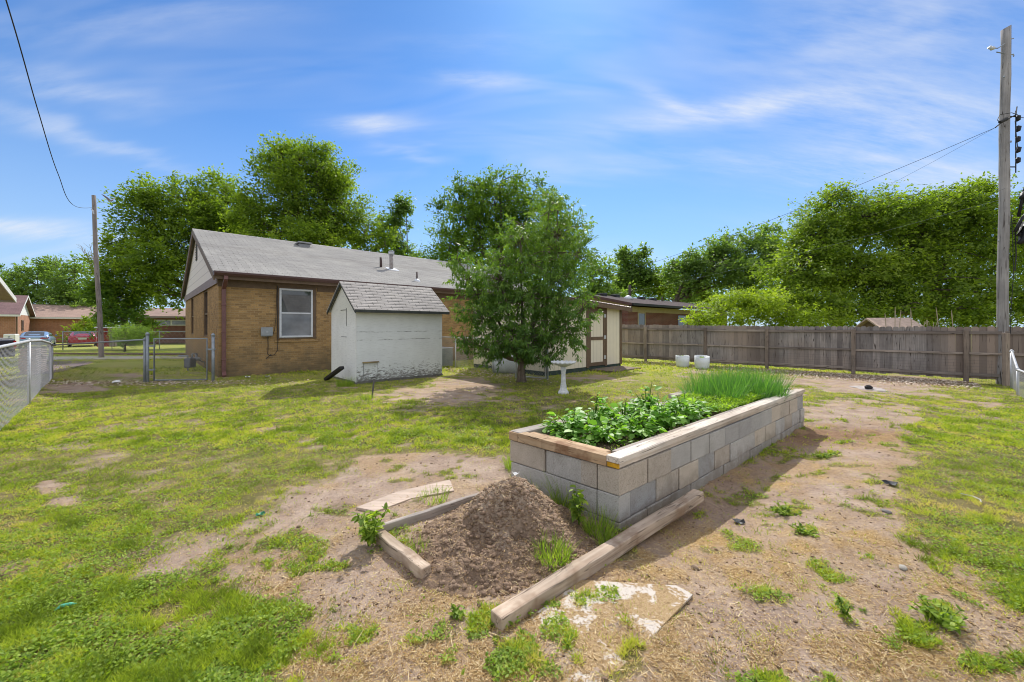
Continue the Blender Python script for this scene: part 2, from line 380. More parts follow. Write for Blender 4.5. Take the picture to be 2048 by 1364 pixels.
DIRT = [(560,985),(760,925),(870,903),(1012,918),(1100,1000),(1300,1000),(1600,852),(1640,818),(1700,800),(1800,850),(1850,930),(1800,960),(1850,1040),(1850,1090),(1930,1130),(2048,1240),(2100,1400),(2100,1700),(600,1700),(560,1330),(600,1250),(540,1200),(440,1180),(395,1125),(500,1060),(530,1010)]
# soft patches of bare soil (px, py, rx, ry, amount) seen in the lawn, and of green in the soil
BARE = [(800,925,110,22,.9),(720,1000,90,40,.7),(120,985,70,16,.6),(60,1180,50,10,.4),(880,790,130,20,.8),(930,768,80,14,.9),(150,775,70,12,.8),(260,752,70,10,.6),(700,1130,120,90,.6),(545,1010,40,25,.6),
        (1740,762,190,13,1.),(1740,775,130,12,1.),(1600,762,150,9,.7),(1850,790,140,10,.6),(1400,745,60,6,.5),(1700,830,160,30,.8),(1950,800,90,14,.5),(330,775,120,10,.4),(1180,757,90,8,.7),(700,775,40,7,.5),(560,830,80,12,.2),(1950,860,90,14,.35),(2000,1260,120,60,.6),(1830,1110,90,60,.6),(390,870,60,10,.3),(1000,1290,60,60,.2)]
GREEN = [(1570,1008,42,14,1.),(1540,1042,18,9,1.),(1612,1056,36,16,1.),(1642,904,42,9,.9),(1640,938,24,7,.8),(1744,962,22,12,.9),(1885,1235,48,32,1.),(1835,1280,70,28,.8),(1960,1330,90,22,.9),(1690,1232,30,26,.6),(1480,975,70,16,.8),(1380,1010,40,16,.6),(1740,1115,24,14,.5),(1850,1350,40,20,.7),(1560,900,70,12,.8),(1250,1330,60,40,.9),(1050,1330,90,50,.8),(1110,1200,50,25,.6),(1000,1240,70,26,.5),(520,1230,60,30,.9),(480,1320,110,70,.9),(880,1290,110,45,.45),(640,1300,70,50,.5),(820,940,60,10,.6),(680,1025,60,10,.7),(630,1140,40,12,.6),(530,1130,30,10,.8),(905,950,60,14,.5),(760,1060,50,20,.6),(960,905,60,15,.8),(1730,1240,60,20,.4),(1450,870,90,40,.2),(1700,1000,60,14,.3),(1620,1190,30,14,.3)]
STRAW = [(1500,1120,260,90,1.),(1750,1290,220,60,.8),(1350,1150,150,60,.8),(700,1290,140,60,.9),(520,1150,80,50,.7),(830,1200,100,60,.6),(1650,1060,160,60,.6),(1640,940,120,30,.6),(1000,1330,200,60,.6),(1950,1200,120,50,.8),(450,1100,90,60,.5),(1300,1290,180,80,.6),(640,1080,80,40,.4)]
def pip(px, py, poly):
    ins = np.zeros(px.shape, bool); n = len(poly)
    for i in range(n):
        x1, y1 = poly[i]; x2, y2 = poly[(i+1) % n]
        if y1 == y2: continue
        c = ((y1 > py) != (y2 > py)) & (px < (x2-x1)*(py-y1)/(y2-y1)+x1); ins ^= c
    return ins
def blobs(px, py, L, o=0):
    r = np.zeros(px.shape)
    for (a, b, c, d, e) in L: r = np.maximum(r, e*np.exp(-(((px-a)/c)**2+((py-b)/d)**2)))
    return r
def masks(x, y):
    """survey of the yard: how much grass, straw and damp soil lies at x, y"""
    x = np.asarray(x, float); y = np.asarray(y, float)
    yy = np.maximum(y, .9); px = 1024+FP*x/yy; py = HZ+1200/yy
    n1 = fbm(x*1.6, y*1.6, 11, 4)-.5; n2 = fbm(x*4.5, y*4.5, 21, 4)-.5; n3 = fbm(x*14, y*14, 41, 3)-.5
    w = 150/np.maximum(yy, 1)
    qx = px+n1*w*2.4+n2*w*1.2; qy = py+(fbm(x*1.6+50, y*1.6, 13, 4)-.5)*w*1.6+n3*w*.5
    n4 = fbm(x*9, y*9, 43, 3)-.5; n5 = fbm(x*9+31, y*9+7, 44, 3)-.5
    d = sum(pip(qx+a*w*.5+n4*w*c, qy+b_*w*.28+n5*w*c*.6, DIRT).astype(float) for a, b_, c in ((0,0,.5),(1,.3,1.),(-1,-.3,1.4),(.4,-1,1.8),(-.4,1,2.2)))/5
    b = blobs(qx, qy, BARE)
    g = 1-np.maximum(d, sstep(.25, .6, b+n2*.9))
    g = np.maximum(g, sstep(.28, .75, blobs(px+n2*w*.6, py+n3*w*.5, GREEN)+n3*1.5)*.9)
    g = g*(.72+.28*sstep(-.28, .02, n2+n3*.6))
    g = np.where(d < .9, g*(1-.55*sstep(.14, .32, -n1-.2*n2-.06)), g)
    g = np.maximum(g, d*sstep(.64, .72, fbm(x*3.6, y*3.6, 55, 4))*.7)
    g = g*(1-(1-d)*.5*sstep(.58, .72, fbm(x*2.4+3, y*2.4, 56, 4)))
    st = np.clip(blobs(qx, qy, STRAW)+n2*1.6, 0, 1)*(1-g*.7)
    st = st*(.35+.9*sstep(.4, .6, fbm(x*7, y*7, 57, 3)))
    st = np.maximum(st, .35*sstep(.02, .2, n1)*(y < 15))
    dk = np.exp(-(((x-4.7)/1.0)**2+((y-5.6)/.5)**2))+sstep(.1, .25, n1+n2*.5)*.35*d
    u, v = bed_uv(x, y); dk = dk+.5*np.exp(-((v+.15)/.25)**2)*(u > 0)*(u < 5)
    return g, st, np.clip(dk, 0, 1)

def axis(fine0, fine1, step, far, grow=1.16, lo=None):
    c = list(np.arange(fine0, fine1+1e-6, step)); s_ = step; x = c[-1]
    while x < far: s_ *= grow; x += s_; c.append(x)
    s_ = step; x = c[0]; left = []
    while x > (lo if lo is not None else -far): s_ *= grow; x -= s_; left.append(x)
    return np.array(left[::-1]+c)
gx = axis(-9, 9, .04, 700); gy = axis(1.2, 13, .036, 900, lo=-60)
XX, YY = np.meshgrid(gx, gy); nx, ny = len(gx), len(gy)
ZZ = zg(XX, YY)
idx = np.arange(nx*ny).reshape(ny, nx)
F = np.stack([idx[:-1,:-1], idx[:-1,1:], idx[1:,1:], idx[1:,:-1]], -1).reshape(-1, 4)
gme = fast_mesh('ground', np.stack([XX, YY, ZZ], -1).reshape(-1, 3), F, 4)
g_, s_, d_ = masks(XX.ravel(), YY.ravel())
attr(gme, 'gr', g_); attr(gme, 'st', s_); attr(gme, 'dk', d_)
t = NT('ground'); pos = t.n('ShaderNodeNewGeometry').outputs['Position']
A = lambda n: t.n('ShaderNodeAttribute', attribute_name=n).outputs['Fac']
sp = t.n('ShaderNodeSeparateXYZ'); t.put(sp.inputs[0], pos)
n1 = t.noise(pos, 3.2, 5, .65); n2 = t.noise(pos, 38, 5, .8); n3 = t.noise(pos, 160, 2, .7); n4 = t.noise(pos, .9, 4)
dirt = t.mix(t.mr(n1, .35, .65), (.29,.21,.16), (.43,.335,.265))
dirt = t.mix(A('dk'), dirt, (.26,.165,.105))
strawc = t.mix(t.mr(n3, .35, .6), (.31,.195,.075), (.50,.355,.17))
dirt = t.mix(t.math('MULTIPLY', A('st'), t.mr(n2, .35, .5, .45, 1)), dirt, strawc)
dirt = t.mix(1, dirt, t.ramp(n2, [(.3, (.35,.3,.27)), (.44, (.92,.92,.92)), (.7, (1.2,1.17,1.13))]), 'MULTIPLY')
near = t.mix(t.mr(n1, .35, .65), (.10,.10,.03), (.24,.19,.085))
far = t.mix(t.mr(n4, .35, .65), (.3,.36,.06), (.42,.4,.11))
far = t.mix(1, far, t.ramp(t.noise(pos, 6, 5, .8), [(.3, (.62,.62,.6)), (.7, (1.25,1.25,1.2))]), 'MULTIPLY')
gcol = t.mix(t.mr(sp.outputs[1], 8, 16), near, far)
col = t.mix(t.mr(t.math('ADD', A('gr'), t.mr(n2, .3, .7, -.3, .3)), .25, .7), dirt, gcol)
M['ground'] = t.out(col, .97, .1, t.math('ADD', n2, t.math('MULTIPLY', n3, .5)), .7, .012)
tag(link('ground', gme, M['ground'], smooth=True), kind='structure')

# ------------------------------------------------------------------ scattered small growth
def in_bed(x, y, m=.0):
    u, v = bed_uv(x, y); return (u > -m) & (u < BL+m) & (v > -m) & (v < BW+m)
def frustum_pts(n, y0, y1, margin=1.06):
    # more points close by: density falls off with distance
    u = rng.random(n); y = (y0**1.0)*(y1/y0)**u if False else 1/((1/y0)*(1-u)+(1/y1)*u)
    x = (rng.random(n)*2-1)*1.28*margin*y+0.0; return x, y
def leaves(C, D, N, Ln, Wd, rnd, fold=.15):
    """rhombic leaves: C base points, D direction of the tip, N normal"""
    D = D/np.maximum(np.linalg.norm(D, axis=1, keepdims=True), 1e-6)
    S = np.cross(D, N); S /= np.maximum(np.linalg.norm(S, axis=1, keepdims=True), 1e-6); U = np.cross(S, D)
    Ln = Ln[:, None]; Wd = Wd[:, None]
    V = np.empty((len(C), 4, 3), np.float32)
    V[:,0] = C; V[:,1] = C+D*Ln*.45+S*Wd*.5+U*Wd*fold; V[:,2] = C+D*Ln; V[:,3] = C+D*Ln*.45-S*Wd*.5+U*Wd*fold
    F = np.arange(len(C)*4).reshape(-1, 4)
    return V.reshape(-1, 3), F, np.repeat(rnd, 4)
def blades(x, y, z, Ln, Wd, lean, rnd):
    n = len(x); a = rng.random(n)*2*pi; la = rng.random(n)*2*pi
    dx, dy = np.cos(a), np.sin(a)
    lx = np.cos(la)*lean; ly = np.sin(la)*lean; hz = np.sqrt(np.maximum(1-lean**2, .02))
    V = np.empty((n, 3, 3), np.float32); B = np.stack([x, y, z], 1)
    V[:,0] = B+np.stack([-dx*Wd/2, -dy*Wd/2, 0*x], 1); V[:,1] = B+np.stack([dx*Wd/2, dy*Wd/2, 0*x], 1)
    V[:,2] = B+np.stack([lx*Ln, ly*Ln, hz*Ln], 1)
    return V.reshape(-1, 3), np.arange(n*3).reshape(-1, 3), np.repeat(rnd, 3)
def keep_out(x, y):
    k = ~in_bed(x, y, -.02)
    for (ox, oy, lx, ly) in ((-8.55,11.65,15,12), (-4.03,10.34,2.6,1.8), (.99,12.,4.13,3.5)):
        c, s = cos(TH), sin(TH); u = (x-ox)*c+(y-oy)*s; v = -(x-ox)*s+(y-oy)*c
        k &= ~((u > 0) & (u < lx) & (v > 0) & (v < ly))
    k &= ~(((x+14)**2/9+(y-15.6)**2/2.2 < 1))
    return k
def grass_obj(name, n, y0, y1, L0, W0, label):
    x, y = frustum_pts(n, y0, y1)
    g, s_, d_ = masks(x, y)
    k = (rng.random(n) < np.maximum(np.clip(g*1.25-.1, 0, 1), .035+.10*sstep(.5, .62, fbm(x*5, y*5, 58, 3)))*sstep(y1, y1-y1*.22, y)*sstep(y0-.01, y0+y0*.2*(y0 > 2)+.001, y)) & keep_out(x, y); x, y, g = x[k], y[k], g[k]; n = len(x)
    cl = fbm(x*3.3, y*3.3, 61, 3); cm = fbm(x*10, y*10, 63, 3); kk = rng.random(n) < .10+.95*sstep(.40, .56, cm); x, y, g, cl, cm = x[kk], y[kk], g[kk], cl[kk], cm[kk]; n = len(x); cl2 = vnoise(x*11, y*11, 62); dry = fbm(x*1.1, y*1.1, 71, 4)
    rn = np.clip(.12+.75*(cl2*.4+rng.random(n)*.45)-(cl-.5)*1.3-(cm-.5)*.9+sstep(.50, .74, dry)*.34*rng.random(n)+.1*(1-g), 0, 1)
    Ln = L0*(.45+rng.random(n)*.8)*(.55+cl*.9)*(.6+.4*g)*(.45+1.1*cm); z = zg(x, y)-.004
    lean = .45+.5*rng.random(n)
    V, F, a = blades(x, y, z, Ln, W0*(.6+.8*rng.random(n)), lean, rn)
    me = fast_mesh(name, V, F, 3); attr(me, 'rnd', a)
    return tag(link(name, me, M['grass']), label, 'grass', kind='stuff')
def weed_obj(name, n, y0, y1, S0, label):
    """small round leaves of the low weeds that make up most of the lawn"""
    x, y = frustum_pts(n, y0, y1); g, s_, d_ = masks(x, y)
    c1 = fbm(x*2.3, y*2.3, 81, 3)
    k = (rng.random(n) < np.clip((g*1.3-.2), 0, 1)*sstep(.36, .62, c1+rng.random(n)*.08)*sstep(y1, y1-y1*.22, y)*sstep(y0-.01, y0+y0*.2*(y0 > 2)+.001, y)) & keep_out(x, y); x, y = x[k], y[k]; n = len(x)
    h = vnoise(x*9, y*9, 83)*.03
    C = np.stack([x, y, zg(x, y)+.004+h*(.4+.6*rng.random(n))], 1)
    D = np.stack([rng.normal(size=n), rng.normal(size=n), rng.normal(size=n)*.35+.15], 1)
    N = np.stack([rng.normal(size=n)*.4, rng.normal(size=n)*.4, np.ones(n)], 1)
    V, F, a = leaves(C, D, N, S0*(.5+rng.random(n)), S0*(.45+.5*rng.random(n)), np.clip(rng.random(n)*.8+h*6, 0, 1))
    me = fast_mesh(name, V, F, 4); attr(me, 'rnd', a)
    return tag(link(name, me, M['leaf_weed']), label, 'weeds', kind='stuff')
grass_obj('lawn_grass', 560000, 1.45, 6.2, .044, .0056, 'short patchy yellow-green grass in the foreground of the yard')
grass_obj('lawn_grass', 420000, 4.6, 14, .055, .011, 'short sunlit lawn grass across the middle of the yard')
grass_obj('lawn_grass', 150000, 11.5, 34, .09, .03, 'lawn grass beyond the gate and by the far fence')
weed_obj('low_weeds', 190000, 1.45, 6.2, .017, 'small round-leaved weeds matted in the foreground lawn')
weed_obj('low_weeds', 110000, 4.6, 13, .026, 'small round-leaved weeds matted in the middle lawn')

def straw_obj():
    n = 420000; x, y = frustum_pts(n, 1.45, 7); g, s_, d_ = masks(x, y)
    k = (rng.random(n) < (.16+s_*.95)*(1-.6*g)) & keep_out(x, y); x, y = x[k], y[k]; n = len(x)
    u, v = bed_uv(x, y); keep = ~((u > -.9) & (u < .0) & (v > .1) & (v < 1.2)); x, y = x[keep], y[keep]; n = len(x)
    a = rng.random(n)*2*pi; C = np.stack([x, y, zg(x, y)+.002+rng.random(n)*.008], 1)
    D = np.stack([np.cos(a), np.sin(a), (rng.random(n)-.5)*.35], 1); N = np.tile([0, 0, 1.], (n, 1))+rng.normal(size=(n, 3))*.3
    V, F, at = leaves(C, D, N, .007+.034*rng.random(n)**3+.005*rng.random(n), .0019+.0026*rng.random(n), rng.random(n), 0)
    me = fast_mesh('straw_litter', V, F, 4); attr(me, 'rnd', at)
    tag(link('straw_litter', me, M['straw']), 'fine golden straw and dry clippings strewn over the bare soil', 'straw', kind='stuff')
    n = 1500; x, y = frustum_pts(n, 1.45, 8); g, s_, d_ = masks(x, y); k = (g < .75) & keep_out(x, y); x, y = x[k], y[k]; n = len(x)
    a = rng.random(n)*2*pi; C = np.stack([x, y, zg(x, y)+.008], 1); D = np.stack([np.cos(a), np.sin(a), (rng.random(n)-.5)*.3], 1)
    V, F, at = leaves(C, D, np.tile([0, 0, 1.], (n, 1)), .04+.14*rng.random(n)**2, .0022+.002*rng.random(n), .4+.6*rng.random(n), 0)
    me = fast_mesh('straw_litter', V, F, 4); attr(me, 'rnd', at)
    tag(link('straw_litter', me, M['straw']), 'long pale straw stalks lying loose on the yard', 'straw', kind='stuff')
straw_obj()
def lumps(name, C, r, mat, label, cat, flat=.6, rr=None):
    """many small irregular lumps as one mass"""
    ph = (1+sqrt(5))/2; ico = np.array([(-1,ph,0),(1,ph,0),(-1,-ph,0),(1,-ph,0),(0,-1,ph),(0,1,ph),(0,-1,-ph),(0,1,-ph),(ph,0,-1),(ph,0,1),(-ph,0,-1),(-ph,0,1)])/1.9
    fc = np.array([(0,11,5),(0,5,1),(0,1,7),(0,7,10),(0,10,11),(1,5,9),(5,11,4),(11,10,2),(10,7,6),(7,1,8),(3,9,4),(3,4,2),(3,2,6),(3,6,8),(3,8,9),(4,9,5),(2,4,11),(6,2,10),(8,6,7),(9,8,1)])
    n = len(C); jit = 1+(rng.random((n, 12, 1))-.5)*.7
    S = np.stack([.7+.6*rng.random(n), .7+.6*rng.random(n), flat*(.7+.6*rng.random(n))], 1)[:, None, :]
    V = C[:, None, :]+ico[None]*jit*S*r[:, None, None]
    F = (fc[None]+np.arange(n)[:, None, None]*12).reshape(-1, 3)
    me = fast_mesh(name, V.reshape(-1, 3), F, 3)
    return tag(link(name, me, mat), label, cat, kind='stuff')
n = 16000; x, y = frustum_pts(n, 1.45, 8); g, s_, d_ = masks(x, y)
k = (rng.random(n) < (.12+.88*(fbm(x*2, y*2, 91, 3) > .52))*(1-g)) & keep_out(x, y); x, y = x[k], y[k]; n = len(x)
lumps('soil_crumbs', np.stack([x, y, zg(x, y)+.001], 1), .0025+.011*rng.random(n)**6, M['clod'], 'small brown crumbs and clods of soil on the bare ground', 'soil')
# fallen leaves along the foot of the board fence
n = 16000; tt = rng.random(n); off = np.abs(rng.normal(size=n))*.75
x = 5.66+6.6*tt-.69*off-.05; y = 16.9-6.3*tt-.724*off-.05
C = np.stack([x, y, zg(x, y)+.01+.01*rng.random(n)], 1); a = rng.random(n)*2*pi
k = rng.random(n) < .15+.85*sstep(.15, .6, tt); C = C[k]; a = a[k]; n = len(a)
V, F, at = leaves(C, np.stack([np.cos(a), np.sin(a), rng.normal(size=n)*.3], 1), np.tile([0,0,1.], (n,1))+rng.normal(size=(n,3))*.5, .03+.04*rng.random(n), .02+.03*rng.random(n), rng.random(n))
me = fast_mesh('leaf_litter', V, F, 4); attr(me, 'rnd', at); tag(link('leaf_litter', me, M['dry_leaf']), 'dry brown leaves drifted along the foot of the board fence', 'leaf litter', kind='stuff')
n = 1800; x = rng.normal(-10.5, 2.0, n); y = rng.normal(10.45, .3, n)
x2 = rng.normal(-.9, 1., n//2); y2 = 12.6-.9*(x2+.9)+rng.normal(0, .5, n//2); x = np.r_[x, x2]; y = np.r_[y, y2]; n = len(x); a = rng.random(n)*2*pi
V, F, at = leaves(np.stack([x, y, zg(x, y)+.02], 1), np.stack([np.cos(a), np.sin(a), rng.normal(size=n)*.3], 1), np.tile([0,0,1.], (n,1))+rng.normal(size=(n,3))*.5, .03+.04*rng.random(n), .02+.03*rng.random(n), rng.random(n))
me = fast_mesh('leaf_litter', V, F, 4); attr(me, 'rnd', at); tag(link('leaf_litter', me, M['dry_leaf']), 'dry leaves gathered at the foot of the chain link fences', 'leaf litter', kind='stuff')
#PART2

# ------------------------------------------------------------------ paths beyond the gate
def slab(name, pts, z, mat, th=.05):
    m = MB(); n = len(pts); m.add([(x, y, z) for x, y in pts]+[(x, y, z-th-.1) for x, y in pts], [tuple(range(n)), tuple(range(2*n-1, n-1, -1))]+[(i, (i+1) % n, (i+1) % n+n, i+n) for i in range(n)])
    return tag(m.build(name, mat), kind='structure')
slab('path', [G(60,721), G(330,718), G(420,717), G(420,713.5), G(330,713.5), G(60,714.5)], .03, M['concrete'])
slab('kerb', [G(100,709), G(420,710.6), G(420,709.2), G(100,707.6)], .07, m_plain('kerb_brown', (.16,.1,.07), .9, .2))
t = NT('patio_brick'); ob = t.n('ShaderNodeNewGeometry').outputs['Position']; vr = t.n('ShaderNodeVectorRotate', rotation_type='Z_AXIS'); t.put(vr.inputs['Vector'], ob); vr.inputs['Angle'].default_value = .5
b = t.n('ShaderNodeTexBrick'); t.put(b.inputs['Vector'], vr.outputs[0]); t.put(b.inputs['Color1'], (.26,.2,.2)); t.put(b.inputs['Color2'], (.2,.15,.15)); t.put(b.inputs['Mortar'], (.1,.08,.08))
for k_, v_ in (('Scale', 1.), ('Mortar Size', .012), ('Brick Width', .4), ('Row Height', .2)): b.inputs[k_].default_value = v_
M['patio'] = t.out(t.mix(.5, b.outputs['Color'], t.ramp(t.noise(ob, 3, 4), [(.3, (.6,.6,.6)), (.7, (1.2,1.2,1.2))]), 'MULTIPLY'), .9)
slab('patio', [G(60,752), G(125,744), G(190,724), G(60,722.5)], .025, M['patio'])

# ------------------------------------------------------------------ the tan brick house
def window(parent, x0, x1, z0, z1, y, face='front', sash=True, fw=.05, frame='white_metal', dep=.05, split=.5, blind=False):
    """double-hung window: frame with pane sub-parts; face front: wall plane y, face side: wall plane x=y"""
    def tr(mb):
        if face == 'side': mb.v = [(yy, xx, zz) for xx, yy, zz in mb.v]
        return mb
    f = MB(); a, b_ = y-dep, y+.03
    f.box(x0, x0+fw, a, b_, z0, z1); f.box(x1-fw, x1, a, b_, z0, z1); f.box(x0+fw, x1-fw, a, b_, z1-fw, z1); f.box(x0+fw, x1-fw, a, b_, z0, z0+fw)
    zm = z0+(z1-z0)*split
    if sash: f.box(x0+fw, x1-fw, a+.008, b_, zm-fw*.4, zm+fw*.4)
    o = tr(f).build('window', M[frame], parent, bevel=.004)
    if sash:
        tr(MB().box(x0+fw, x1-fw, a+.03, a+.036, zm+fw*.4, z1-fw)).build('pane', M['glass'], o)
        tr(MB().box(x0+fw, x1-fw, a+.022, a+.028, z0+fw, zm-fw*.4)).build('pane', M['glass_low'], o)
    else: tr(MB().box(x0+fw, x1-fw, a+.03, a+.036, z0+fw, z1-fw)).build('pane', M['glass'], o)
    return o
H = empty('brick_house', (-8.55, 11.65), TH, 'tan brick house with a long grey shingle roof, brown gutter and cream gable end', 'house')
HL, HD, HR, HE = 15., 12., 5.38, 3.05
w = MB()
WX0, WX1, WZ0, WZ1 = 1.50, 2.66, 1.09, 2.76
# front wall with a real opening
w.box(0, WX0, 0, .22, -.2, 2.85); w.box(WX1, HL, 0, .22, -.2, 2.85); w.box(WX0, WX1, 0, .22, -.2, WZ0); w.box(WX0, WX1, 0, .22, WZ1, 2.85)
w.box(0, HL, HD-.22, HD, -.2, 2.85); w.box(HL-.22, HL, .22, HD-.22, -.2, 2.85)
prev = .22
for a, b_ in ((2.65, 3.85), (7.7, 8.9)):
    w.box(0, .22, prev, a, -.2, 2.85); w.box(0, .22, a, b_, -.2, 1.12); prev = b_
w.box(0, .22, prev, HD-.22, -.2, 2.85)
w.build('wall', M['tan_brick'], H)
MB().box(.3, HL-.3, .3, HD-.3, 2.8, 2.84).build('ceiling', M['soffit'], H)
MB().box(.5, HL-.5, 3.2, 3.25, 0, 2.79).build('inner_wall', m_plain('inner_wall', (.09,.085,.08), .9), H)
s_ = MB(); s_.box(WX0-.06, WX1+.06, -.035, .0, WZ0-.11, WZ0-.03); s_.build('sill', M['tan_brick'], H, bevel=.006)
wt = MB(); wt.box(WX0, 1.56, -.03, .05, WZ0, WZ1); wt.box(2.56, WX1, -.03, .05, WZ0, WZ1); wt.box(1.56, 2.56, -.03, .05, WZ1-.05, WZ1); wt.box(1.56, 2.56, -.03, .05, WZ0, 1.125); wt.build('window_trim', M['brown_trim'], H)
window(H, 1.565, 2.555, 1.13, 2.705, .0, dep=.045, fw=.06)
for a, b_ in ((2.65, 3.85), (7.7, 8.9)):
    f = MB(); f.box(.02, .12, a, a+.07, 1.12, 2.78); f.box(.02, .12, b_-.07, b_, 1.12, 2.78); f.box(.02, .12, a+.07, b_-.07, 2.7, 2.78); f.box(.02, .12, a+.07, b_-.07, 1.12, 1.19)
    f.box(.03, .11, a+.07, b_-.07, 1.9, 1.95)
    o = f.build('side_window', M['brown_trim'], H); MB().box(.07, .08, a+.07, b_-.07, 1.19, 1.9).build('pane', M['glass'], o); MB().box(.07, .08, a+.07, b_-.07, 1.95, 2.7).build('pane', M['glass'], o)
# gable: siding triangle, band, vent
slope = (HR-HE)/(HD/2+.4)
zr = lambda y: HR-abs(y-HD/2)*slope
MB().prismx([(.0, 2.86), (HD, 2.86), (HD, zr(HD)-.12), (HD/2, HR-.12), (0, zr(0)-.12)], -.02, .1).build('gable_siding', M['gable_siding'], H)
MB().prismx([(.0, 2.86), (HD, 2.86), (HD, zr(HD)-.12), (HD/2, HR-.12), (0, zr(0)-.12)], HL-.1, HL+.02).build('gable_siding', M['gable_siding'], H)
MB().box(-.05, -.021, -.03, HD+.03, 2.74, 3.0).build('gable_band', M['mauve_band'], H)
v_ = MB(); v_.box(-.035, -.021, 5.75, 6.25, 4.12, 4.85); vo = v_.build('gable_vent', M['black_plastic'], H)
sl = MB()
for i in range(7): sl.add([(-.036, 5.77, 4.15+i*.1), (-.036, 6.23, 4.15+i*.1), (-.06, 6.23, 4.17+i*.1), (-.06, 5.77, 4.17+i*.1), (-.036, 5.77, 4.2+i*.1), (-.036, 6.23, 4.2+i*.1)], [(0,1,2,3),(3,2,5,4)])
sl.build('slat', M['brown_trim'], vo)
# roof: two slabs with shingle courses stepped
def roof_planes(parent, name, mat, x0, x1, yc, half, zr_, ze, th=.06, steps=0):
    m = MB()
    for sgn in (-1, 1):
        if steps and sgn < 0:
            for i in range(steps):      # each course of shingles laps the one below it
                a = i/steps; b2 = (i+1)/steps
                y0 = yc+sgn*half*(1-a); y1 = yc+sgn*half*(1-b2); z0 = ze+(zr_-ze)*a; z1 = ze+(zr_-ze)*b2
                m.prismx([(y0, z0+.006), (y1, z1), (y1, z1-th), (y0, z0-th)], x0, x1)
        else: m.prismx([(yc+sgn*half, ze), (yc, zr_), (yc, zr_-th), (yc+sgn*half, ze-th)], x0, x1)
    return m.build(name, mat, parent)
roof_planes(H, 'roof', M['shingle'], -.17, HL+.17, HD/2, HD/2+.42, HR, HE-.01, .05, steps=52)
rc = MB(); rc.prismx([(HD/2-.15, HR-.05), (HD/2, HR+.012), (HD/2+.15, HR-.05)], -.17, HL+.17); rc.build('ridge_cap', M['shingle'], H)
rk = MB()
for x0 in (-.165, HL+.12):
    for sgn in (-1, 1): rk.prismx([(HD/2+sgn*(HD/2+.4), HE-.065), (HD/2, HR-.055), (HD/2, HR-.24), (HD/2+sgn*(HD/2+.4), HE-.25)], x0, x0+.045)
rk.build_split('rake_board', M['brown_trim'], H)
so = MB(); so.box(-.05, HL+.05, -.4, -.001, 2.862, 2.885); so.box(-.05, HL+.05, HD+.001, HD+.4, 2.862, 2.885); so.build('soffit', M['brown_trim'], H)
fr = MB(); fr.box(-.02, WX0-.04, -.03, -.002, 2.66, 2.86); fr.box(WX1+.04, HL, -.03, -.002, 2.66, 2.86); fr.box(WX0-.04, WX1+.04, -.034, -.002, 2.765, 2.86); fr.build('frieze_board', M['brown_trim'], H)
fa = MB(); fa.box(-.12, HL+.12, -.42, -.4, 2.84, 2.99); fa.build('fascia', M['brown_trim'], H)
gu = MB(); gu.prismx([(-.425, 2.93), (-.5, 2.93), (-.54, 3.0), (-.54, 3.05), (-.53, 3.05), (-.53, 3.005), (-.495, 2.94), (-.43, 2.94)], -.15, HL+.12)
gu.box(-.165, -.15, -.54, -.425, 2.925, 3.05); gu.build('gutter', M['gutter'], H)
ds = MB(); ds.obox((.12, -.47, 2.93), (.12, -.47, 2.82), .1, .08, (0,1,0)); ds.obox((.12, -.47, 2.84), (.12, -.06, 2.6), .1, .08, (0,1,.5)); ds.obox((.12, -.06, 2.63), (.12, -.06, .12), .1, .08, (0,1,0)); ds.obox((.12, -.06, .15), (.12, -.2, .05), .1, .07)
for z in (.5, 1.3, 2.1): ds.box(.06, .18, -.11, -.003, z, z+.03)
ds.build('downspout', M['downspout'], H, bevel=.008)
# roof fittings
def on_roof(px, py):
    # local x,y,z on the front slope seen at px,py
    c, s = cos(TH), sin(TH); best = None
    for y in np.linspace(-.4, 6, 260):
        z = zr(y); Y = (z-EYE)*FP/(HZ-py); X = (px-1024)/FP*Y
        lx = (X+8.55)*c+(Y-11.65)*s; ly = -(X+8.55)*s+(Y-11.65)*c
        e = abs(ly-y)
        if best is None or e < best[0]: best = (e, lx, y, z)
    return best[1:]
x_, y_, z_ = on_roof(607, 492); rv = MB(); rv.box(x_-.22, x_+.22, y_-.22, y_+.22, z_-.12, z_+.06); rv.box(x_-.29, x_+.29, y_-.29, y_+.29, z_+.075, z_+.14); rv.build('box_vent', m_plain('vent_grey', (.26,.26,.27), .5, .1), H, bevel=.015)
x_, y_, z_ = on_roof(762, 534); pv = MB(); pv.tube([(x_, y_, z_-.1), (x_, y_, z_+.42)], .055, 14); pv.build('vent_pipe', m_plain('pipe_brown', (.07,.045,.04), .6), H, True)
x_, y_, z_ = on_roof(783, 538); fp = MB(); fp.tube([(x_, y_, z_-.1), (x_, y_, z_+.62)], .085, 16); fo = fp.build('flue', m_plain('flue_metal', (.36,.33,.31), .6, .3, 8, dirt=(.16,.09,.07)), H, True)
cp = MB(); cp.tube([(x_, y_, z_+.63), (x_, y_, z_+.76)], .125, 16); cp.tube([(x_, y_, z_+.775), (x_, y_, z_+.80)], [.14, .1], 16); cp.build('cap', M['galv'], fo, True)
fl = MB(); fl.prismx([(y_-.24, zr(y_-.24)+.016), (y_+.2, zr(y_+.2)+.016), (y_+.2, zr(y_+.2)-.02), (y_-.24, zr(y_-.24)-.02)], x_-.2, x_+.26); fl.build('flashing', M['white_metal'], fo)
x_, y_, z_ = on_roof(834, 561); p3 = MB(); p3.tube([(x_, y_, z_-.1), (x_, y_, z_+.36)], .034, 12); po = p3.build('vent_pipe', m_plain('pipe_small', (.1,.075,.07), .6), H, True)
fl = MB(); fl.lathe([(.17, z_-.07), (.12, z_+.01), (.05, z_+.07)], 14, x_, y_); fl.build('flashing', M['white_metal'], po)
